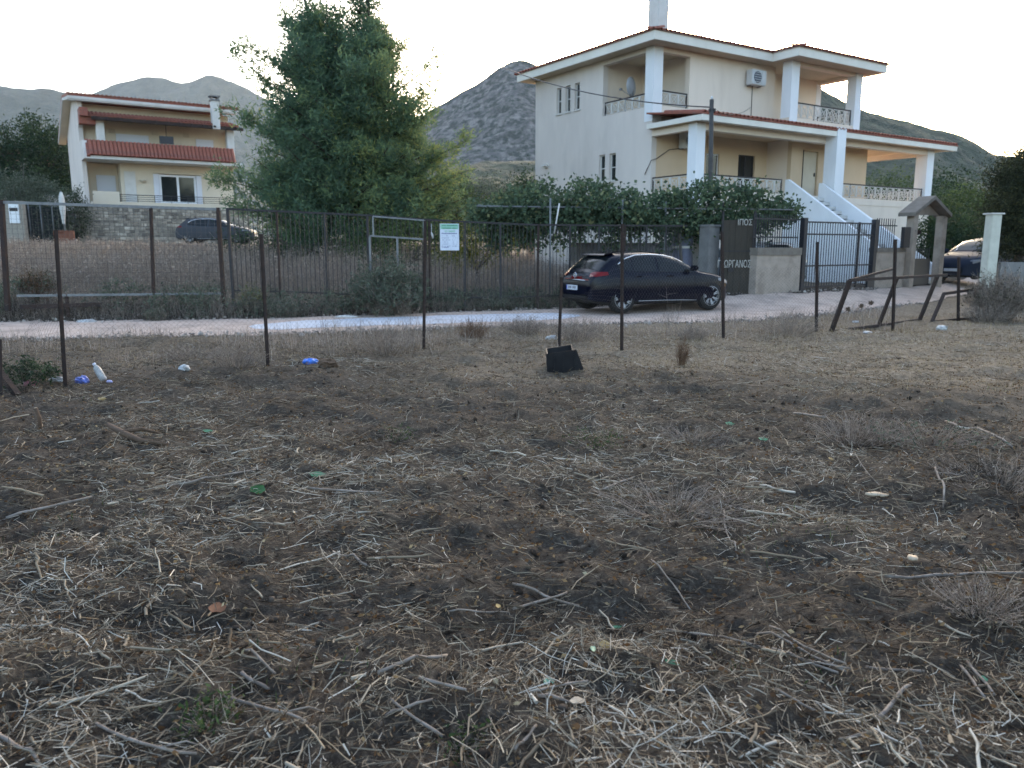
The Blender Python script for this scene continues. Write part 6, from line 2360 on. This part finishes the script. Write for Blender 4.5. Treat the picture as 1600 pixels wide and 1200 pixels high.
def flake(px, py, L_, W_, label, mat, name, cat, rz=0, th=.006, lift=.02, curl=.2, tilt=.25):
    p = ground_pt(px, py)
    n_ = 10
    b = B()
    V = []
    for s, q in ((-.5, .15), (-.35, .7), (-.1, 1), (.15, .9), (.36, .55), (.5, .08)):
        for e in (-1, 1):
            V.append((s * L_, e * q * W_ * .5 * (1 + .25 * math.sin(s * 9 + e)), curl * L_ * s * s + .1 * W_ * q * q))
    V += [(a, b_, c - th) for (a, b_, c) in V]
    F = []
    for i in range(5):
        F += [(2 * i, 2 * i + 2, 2 * i + 3, 2 * i + 1), (12 + 2 * i, 12 + 2 * i + 1, 12 + 2 * i + 3, 12 + 2 * i + 2), (2 * i, 12 + 2 * i, 14 + 2 * i, 2 * i + 2), (2 * i + 1, 2 * i + 3, 15 + 2 * i, 13 + 2 * i)]
    F += [(0, 1, 13, 12), (10, 22, 23, 11)]
    o = b.add(V, F, th > .004).build(name, mat)
    o.location = (p.x, p.y, p.z + lift)
    o.rotation_euler = (tilt, .1, rz)
    return tag(o, label, cat)


flake(1370, 779, .17, .045, 'long pale split wood chip on the dark soil at the right', wood_pale, 'wood_chip', 'wood chip', .15, .012, .03, .1)
flake(1425, 881, .07, .045, 'rounded pale wood chip below the long chip at the right', wood_pale, 'wood_chip', 'wood chip', .6, .012, .03, .4)
flake(902, 1107, .06, .032, 'pale brown bark flake near the bottom centre', wood_pale, 'bark_flake', 'bark', .3, .004, .03, .2)
gl_m = M('leaf_fresh', (0.10, 0.24, 0.13), (0.07, 0.18, 0.09), 30, rough=.5)
gl_p = M('leaf_mint', (0.22, 0.38, 0.28), (0.16, 0.30, 0.2), 30, rough=.5)
gl_d = M('leaf_deep', (0.02, 0.075, 0.02), (0.03, 0.1, 0.025), 30, rough=.5)
yl_m = M('leaf_ochre', (0.32, 0.22, 0.08), (0.22, 0.15, 0.05), 30, rough=.6)
rl_m = M('leaf_russet', (0.20, 0.085, 0.04), (0.14, 0.06, 0.03), 30, rough=.6)
for (px, py, L_, W_, m_, lab, rz) in (
    (857, 1072, .055, .035, gl_p, 'pale mint green leaf at the bottom centre', .4),
    (926, 1021, .05, .03, gl_p, 'pale green leaf beside the ochre leaf', 1.2),
    (945, 1014, .06, .045, yl_m, 'round ochre leaf near the bottom centre right', .2),
    (962, 986, .07, .02, gl_m, 'thin green leaf pair above the ochre leaf', .3),
    (1050, 1042, .07, .03, gl_m, 'dull green leaf right of the ochre leaf', -.4),
    (496, 735, .13, .07, gl_m, 'large green leaf left of the field centre', .2),
    (404, 769, .13, .10, gl_d, 'deep green plant leaf left of the field centre', -.3),
    (340, 958, .09, .07, rl_m, 'russet dead leaf in the lower left of the field', .5),
    (778, 953, .035, .03, yl_m, 'small orange leaf near the thin pale stalk', .9),
    (1192, 690, .10, .05, gl_m, 'bluish green leaf in the right middle of the field', .1),
    (1298, 718, .07, .05, yl_m, 'yellow curled leaf beside the dark brush heap', .7),
    (1172, 727, .07, .06, yl_m, 'yellow leaf left of the dark brush heap', 1.4),
    (1140, 663, .10, .06, gl_m, 'small bright green leaf in the right middle distance', .0),
    (1536, 1068, .035, .03, gl_m, 'tiny round green leaf at the lower right', .0),
    (220, 782, .05, .02, yl_m, 'orange leaf scrap on the left of the field', .3),
    (325, 678, .10, .05, gl_m, 'pale green leaf in the left middle distance', .2),
    (160, 624, .10, .07, yl_m, 'orange brown leaf below the white bottle', .2),
):
    flake(px, py, L_ * .85, W_ * .8, lab, m_, 'leaf', 'leaf', rz, .0012, .018, .5, .5)


def crumple(name, label, cat, px, py, D, rx, ry, rz_, mat, seed, rot=0, lift=.4):
    rgc = np.random.default_rng(seed)
    bmx = bmesh.new()
    bmesh.ops.create_icosphere(bmx, subdivisions=3, radius=1)
    for v_ in bmx.verts:
        c = np.array(v_.co)
        k = 1 + .35 * (fbm(c[0] * 2.2 + seed, c[1] * 2.2 + c[2] * 1.7, seed, 3) - .5) * 2 + rgc.normal(0, .05)
        v_.co = Vector(c * k * np.array([rx, ry, rz_]))
    me = bpy.data.meshes.new(name)
    bmx.to_mesh(me)
    bmx.free()
    o = link(name, me, mat)
    p = at(px, py, D)
    o.location = (p.x, D, H1(p.x, D) + rz_ * lift)
    o.rotation_euler = (0, 0, rot)
    return tag(o, label, cat)


def D_of(px, py):
    return ground_pt(px, py).y


crumple('plastic_bag', 'bright blue crumpled plastic bag near the second fence post', 'bag', 485, 564, D_of(485, 568), .10, .07, .055, plastic_blue, 3)
crumple('plastic_bag', 'dull blue crumpled plastic wrapper right of the first fence post', 'wrapper', 128, 592, D_of(128, 596), .10, .06, .06, plastic_navy, 4, -.5)
crumple('paper_scrap', 'white crumpled paper on the far road edge below the sliding gate', 'paper', 135, 498, 17.1, .20, .14, .06, plastic_white, 5, .2)
crumple('paper_scrap', 'white crumpled scrap left of the first fence post', 'paper', 90, 595, D_of(90, 599), .09, .06, .035, plastic_white, 6)
crumple('paper_scrap', 'white crumpled scrap in the weeds between the first two posts', 'paper', 288, 573, D_of(288, 578), .07, .06, .05, plastic_white, 7)
crumple('paper_scrap', 'white crumpled plastic on the turf below the leaning frames', 'paper', 1472, 513, D_of(1472, 515), .10, .08, .07, plastic_white, 8)
crumple('paper_scrap', 'small white scrap behind the left side of the black bucket', 'paper', 862, 526, 13.9, .10, .05, .05, plastic_white, 9)
crumple('paper_scrap', 'white scrap under the bottom rail of the large leaning frame', 'paper', 1356, 519, D_of(1356, 521), .09, .05, .03, plastic_white, 10)
crumple('paper_scrap', 'white scrap in the weeds inside the large leaning frame', 'paper', 1337, 504, 17.3, .07, .05, .04, plastic_white, 11)
crumple('pink_wrapper', 'pink crumpled plastic beside the dark plant at the left edge', 'wrapper', 47, 596, D_of(47, 601), .085, .06, .06, plastic_pink, 12)
crumple('clay_lump', 'dark brown lump of earth right of the blue bag', 'lump', 510, 570, D_of(510, 574), .13, .10, .07, wood_stump, 13)
crumple('stone', 'white stone at the foot of the round bush beside the road', 'stone', 540, 487, 18.25, .28, .12, .05, white_dull, 14)
for i, (px, py, lab) in enumerate(((63, 664, 'small white pebble beside the thin cut stump'), (77, 682, 'small white pebble below the thin cut stump'), (172, 652, 'white cut wood end on the brown stump'))):
    crumple('pebble', lab, 'pebble', px, py, D_of(px, py + 2), .022, .02, .018, wood_pale, 20 + i)
# bottle
p = ground_pt(163, 598)
bo = thing('bottle', 'white plastic bottle leaning in the grass right of the first fence post', 'bottle', (p.x, p.y, p.z + .03), rad(30))
bo.rotation_euler = (rad(-8), rad(-28), rad(10))
B().lathe([(0, 0), (.036, 0), (.042, .02), (.042, .15), (.036, .18), (.018, .205), (.016, .22)], 16).build('body', plastic_white, bo)
B().lathe([(.019, .215), (.019, .24), (0, .242)], 12).build('cap', M('cap_white', (.6, .6, .68), rough=.4), bo)
crumple('plastic_scrap', 'pale lilac plastic scrap at the foot of the white bottle', 'scrap', 171, 594, p.y - .02, .035, .025, .02, M('lilac', (.45, .45, .7), rough=.4), 31)
# stumps
p = ground_pt(62, 672)
st = thing('cut_stump', 'thin upright cut stump at the left edge of the field', 'stump', tuple(p))
B().tube([(0, 0, -.05), (.01, 0, .1), (-.015, 0, .2)], [.022, .017, .015], 8).build('stem', wood_stump, st)
B().lathe([(0, .004), (.0145, 0), (.013, -.002)], 8, 'z', (-.015, 0, .201)).build('cut_face', wood_pale, st)
p = ground_pt(205, 690)
st2 = thing('fallen_branch', 'reddish brown rotten branch lying at the left of the field', 'branch', tuple(p), rad(-30))
B().tube([(-.32, .02, .10), (-.1, 0, .06), (.15, -.02, .03), (.42, .03, .02)], [.02, .028, .024, .012], 8).build('wood', wood_stump, st2)
B().tube([(-.1, 0, .07), (-.02, .12, .08), (.1, .2, .04)], [.02, .016, .01], 6).build('side_branch', wood_stump, st2)
# black plastic bucket lying broken by the fence
p = ground_pt(878, 574)
bu = thing('plastic_crate', 'broken black plastic container standing in the grass by the fence', 'container', (p.x, p.y, p.z), rad(4))
b = B()
o_ = [(-.21, -.10), (.17, -.12), (.19, .14), (-.19, .15)]
t_ = [(-.22, -.11), (.13, -.13), (.15, .17), (-.20, .18)]
zb_, zt_ = -.03, [.22, .27, .31, .26]
V = [(x, y, zb_) for x, y in o_] + [(x, y, z) for (x, y), z in zip(t_, zt_)] + [(x * .92, y * .9, zb_ + .02) for x, y in o_] + [(x * .92, y * .9, z - .002) for (x, y), z in zip(t_, zt_)]
F = [(3, 2, 1, 0), (8, 9, 10, 11)]
for i in range(4):
    j = (i + 1) % 4
    F += [(i, j, 4 + j, 4 + i), (8 + i, 12 + i, 12 + j, 8 + j), (4 + i, 4 + j, 12 + j, 12 + i)]
b.add(V, F).build('shell', bucket_plastic, bu)
B().prism([(.13, .27), (.17, .28), (.27, .02), (.22, -.02), (.16, .0)], 'y', -.135, -.115).build('torn_flap', bucket_plastic, bu)
for xx in (-.12, .0, .1):
    B().box(xx, xx + .02, -.125, -.11, 0, .2).build('rib', bucket_plastic, bu)
# loose gravel spilled along both road edges
n = 3200
x = rng.uniform(-14, 12, n)
sd_ = rng.random(n) < .6
y = np.where(sd_, road_near_y(x) + rng.normal(0, .28, n), road_far_y(x) + rng.normal(-.05, .22, n))
sz = rng.uniform(.008, .03, n) * (1 + .9 * (rng.random(n) < .08))
VV = IV[None] * (1 + rng.normal(0, .2, (n, len(IV), 1))) * sz[:, None, None] * rng.uniform(.6, 1.3, (n, 1, 3))
VV = VV + np.stack([x, y, np.maximum(HH(x, y), base_h(x, y) + .02) + sz * .1], -1)[:, None, :]
FF = IF[None] + (np.arange(n) * len(IV))[:, None, None]
np_mesh('road_gravel', VV.reshape(-1, 3), FF.reshape(-1, 3), TINT('gravel_stone', [(0, (.12, .10, .09)), (.5, (.26, .215, .185)), (1, (.42, .38, .34))], rough=.95), tint=np.clip(rng.normal(.5, .25, n), 0, 1).repeat(len(IF)), kind='stuff')
# weeds that break into the road edge
n = 5200
x = rng.uniform(-12, 9, n)
y = road_near_y(x) + rng.normal(-.15, .22, n)
k = sstep(.45, .65, fbm(x * 1.5, y * 1.5, 64, 3)) > rng.random(n)
x, y = x[k], y[k]
blades('edge_weeds', x, y, rng.uniform(.06, .34, len(x)), weed_m, np.clip(rng.normal(.45, .22, len(x)), 0, 1), lean=.55, w=.0022, seed=14)

p = bpt(1348, 512, 16.4)
th_ = thing('dead_thistle', 'thin dead thistle with three dark seed heads inside the large leaning frame', 'weed', p)
b = B()
hd_ = []
for (px, py) in ((1325, 483), (1346, 478), (1361, 473)):
    q = at(px, py, 16.4)
    q = Vector((q.x - p[0], 0, q.z - p[2]))
    hd_.append(q)
    b.tube([(0, 0, -.05), (q.x * .3, .02, q.z * .55), q], [.006, .005, .004], 5)
b.build('stem', stick_m, th_)
for q in hd_:
    h_ = B()
    for k in range(11):
        a = 2 * math.pi * k / 11
        h_.bar(q, q + Vector((.055 * math.cos(a), R.uniform(-.03, .03), .05 * math.sin(a))), .016)
    h_.build('seed_head', wood_stump, th_)
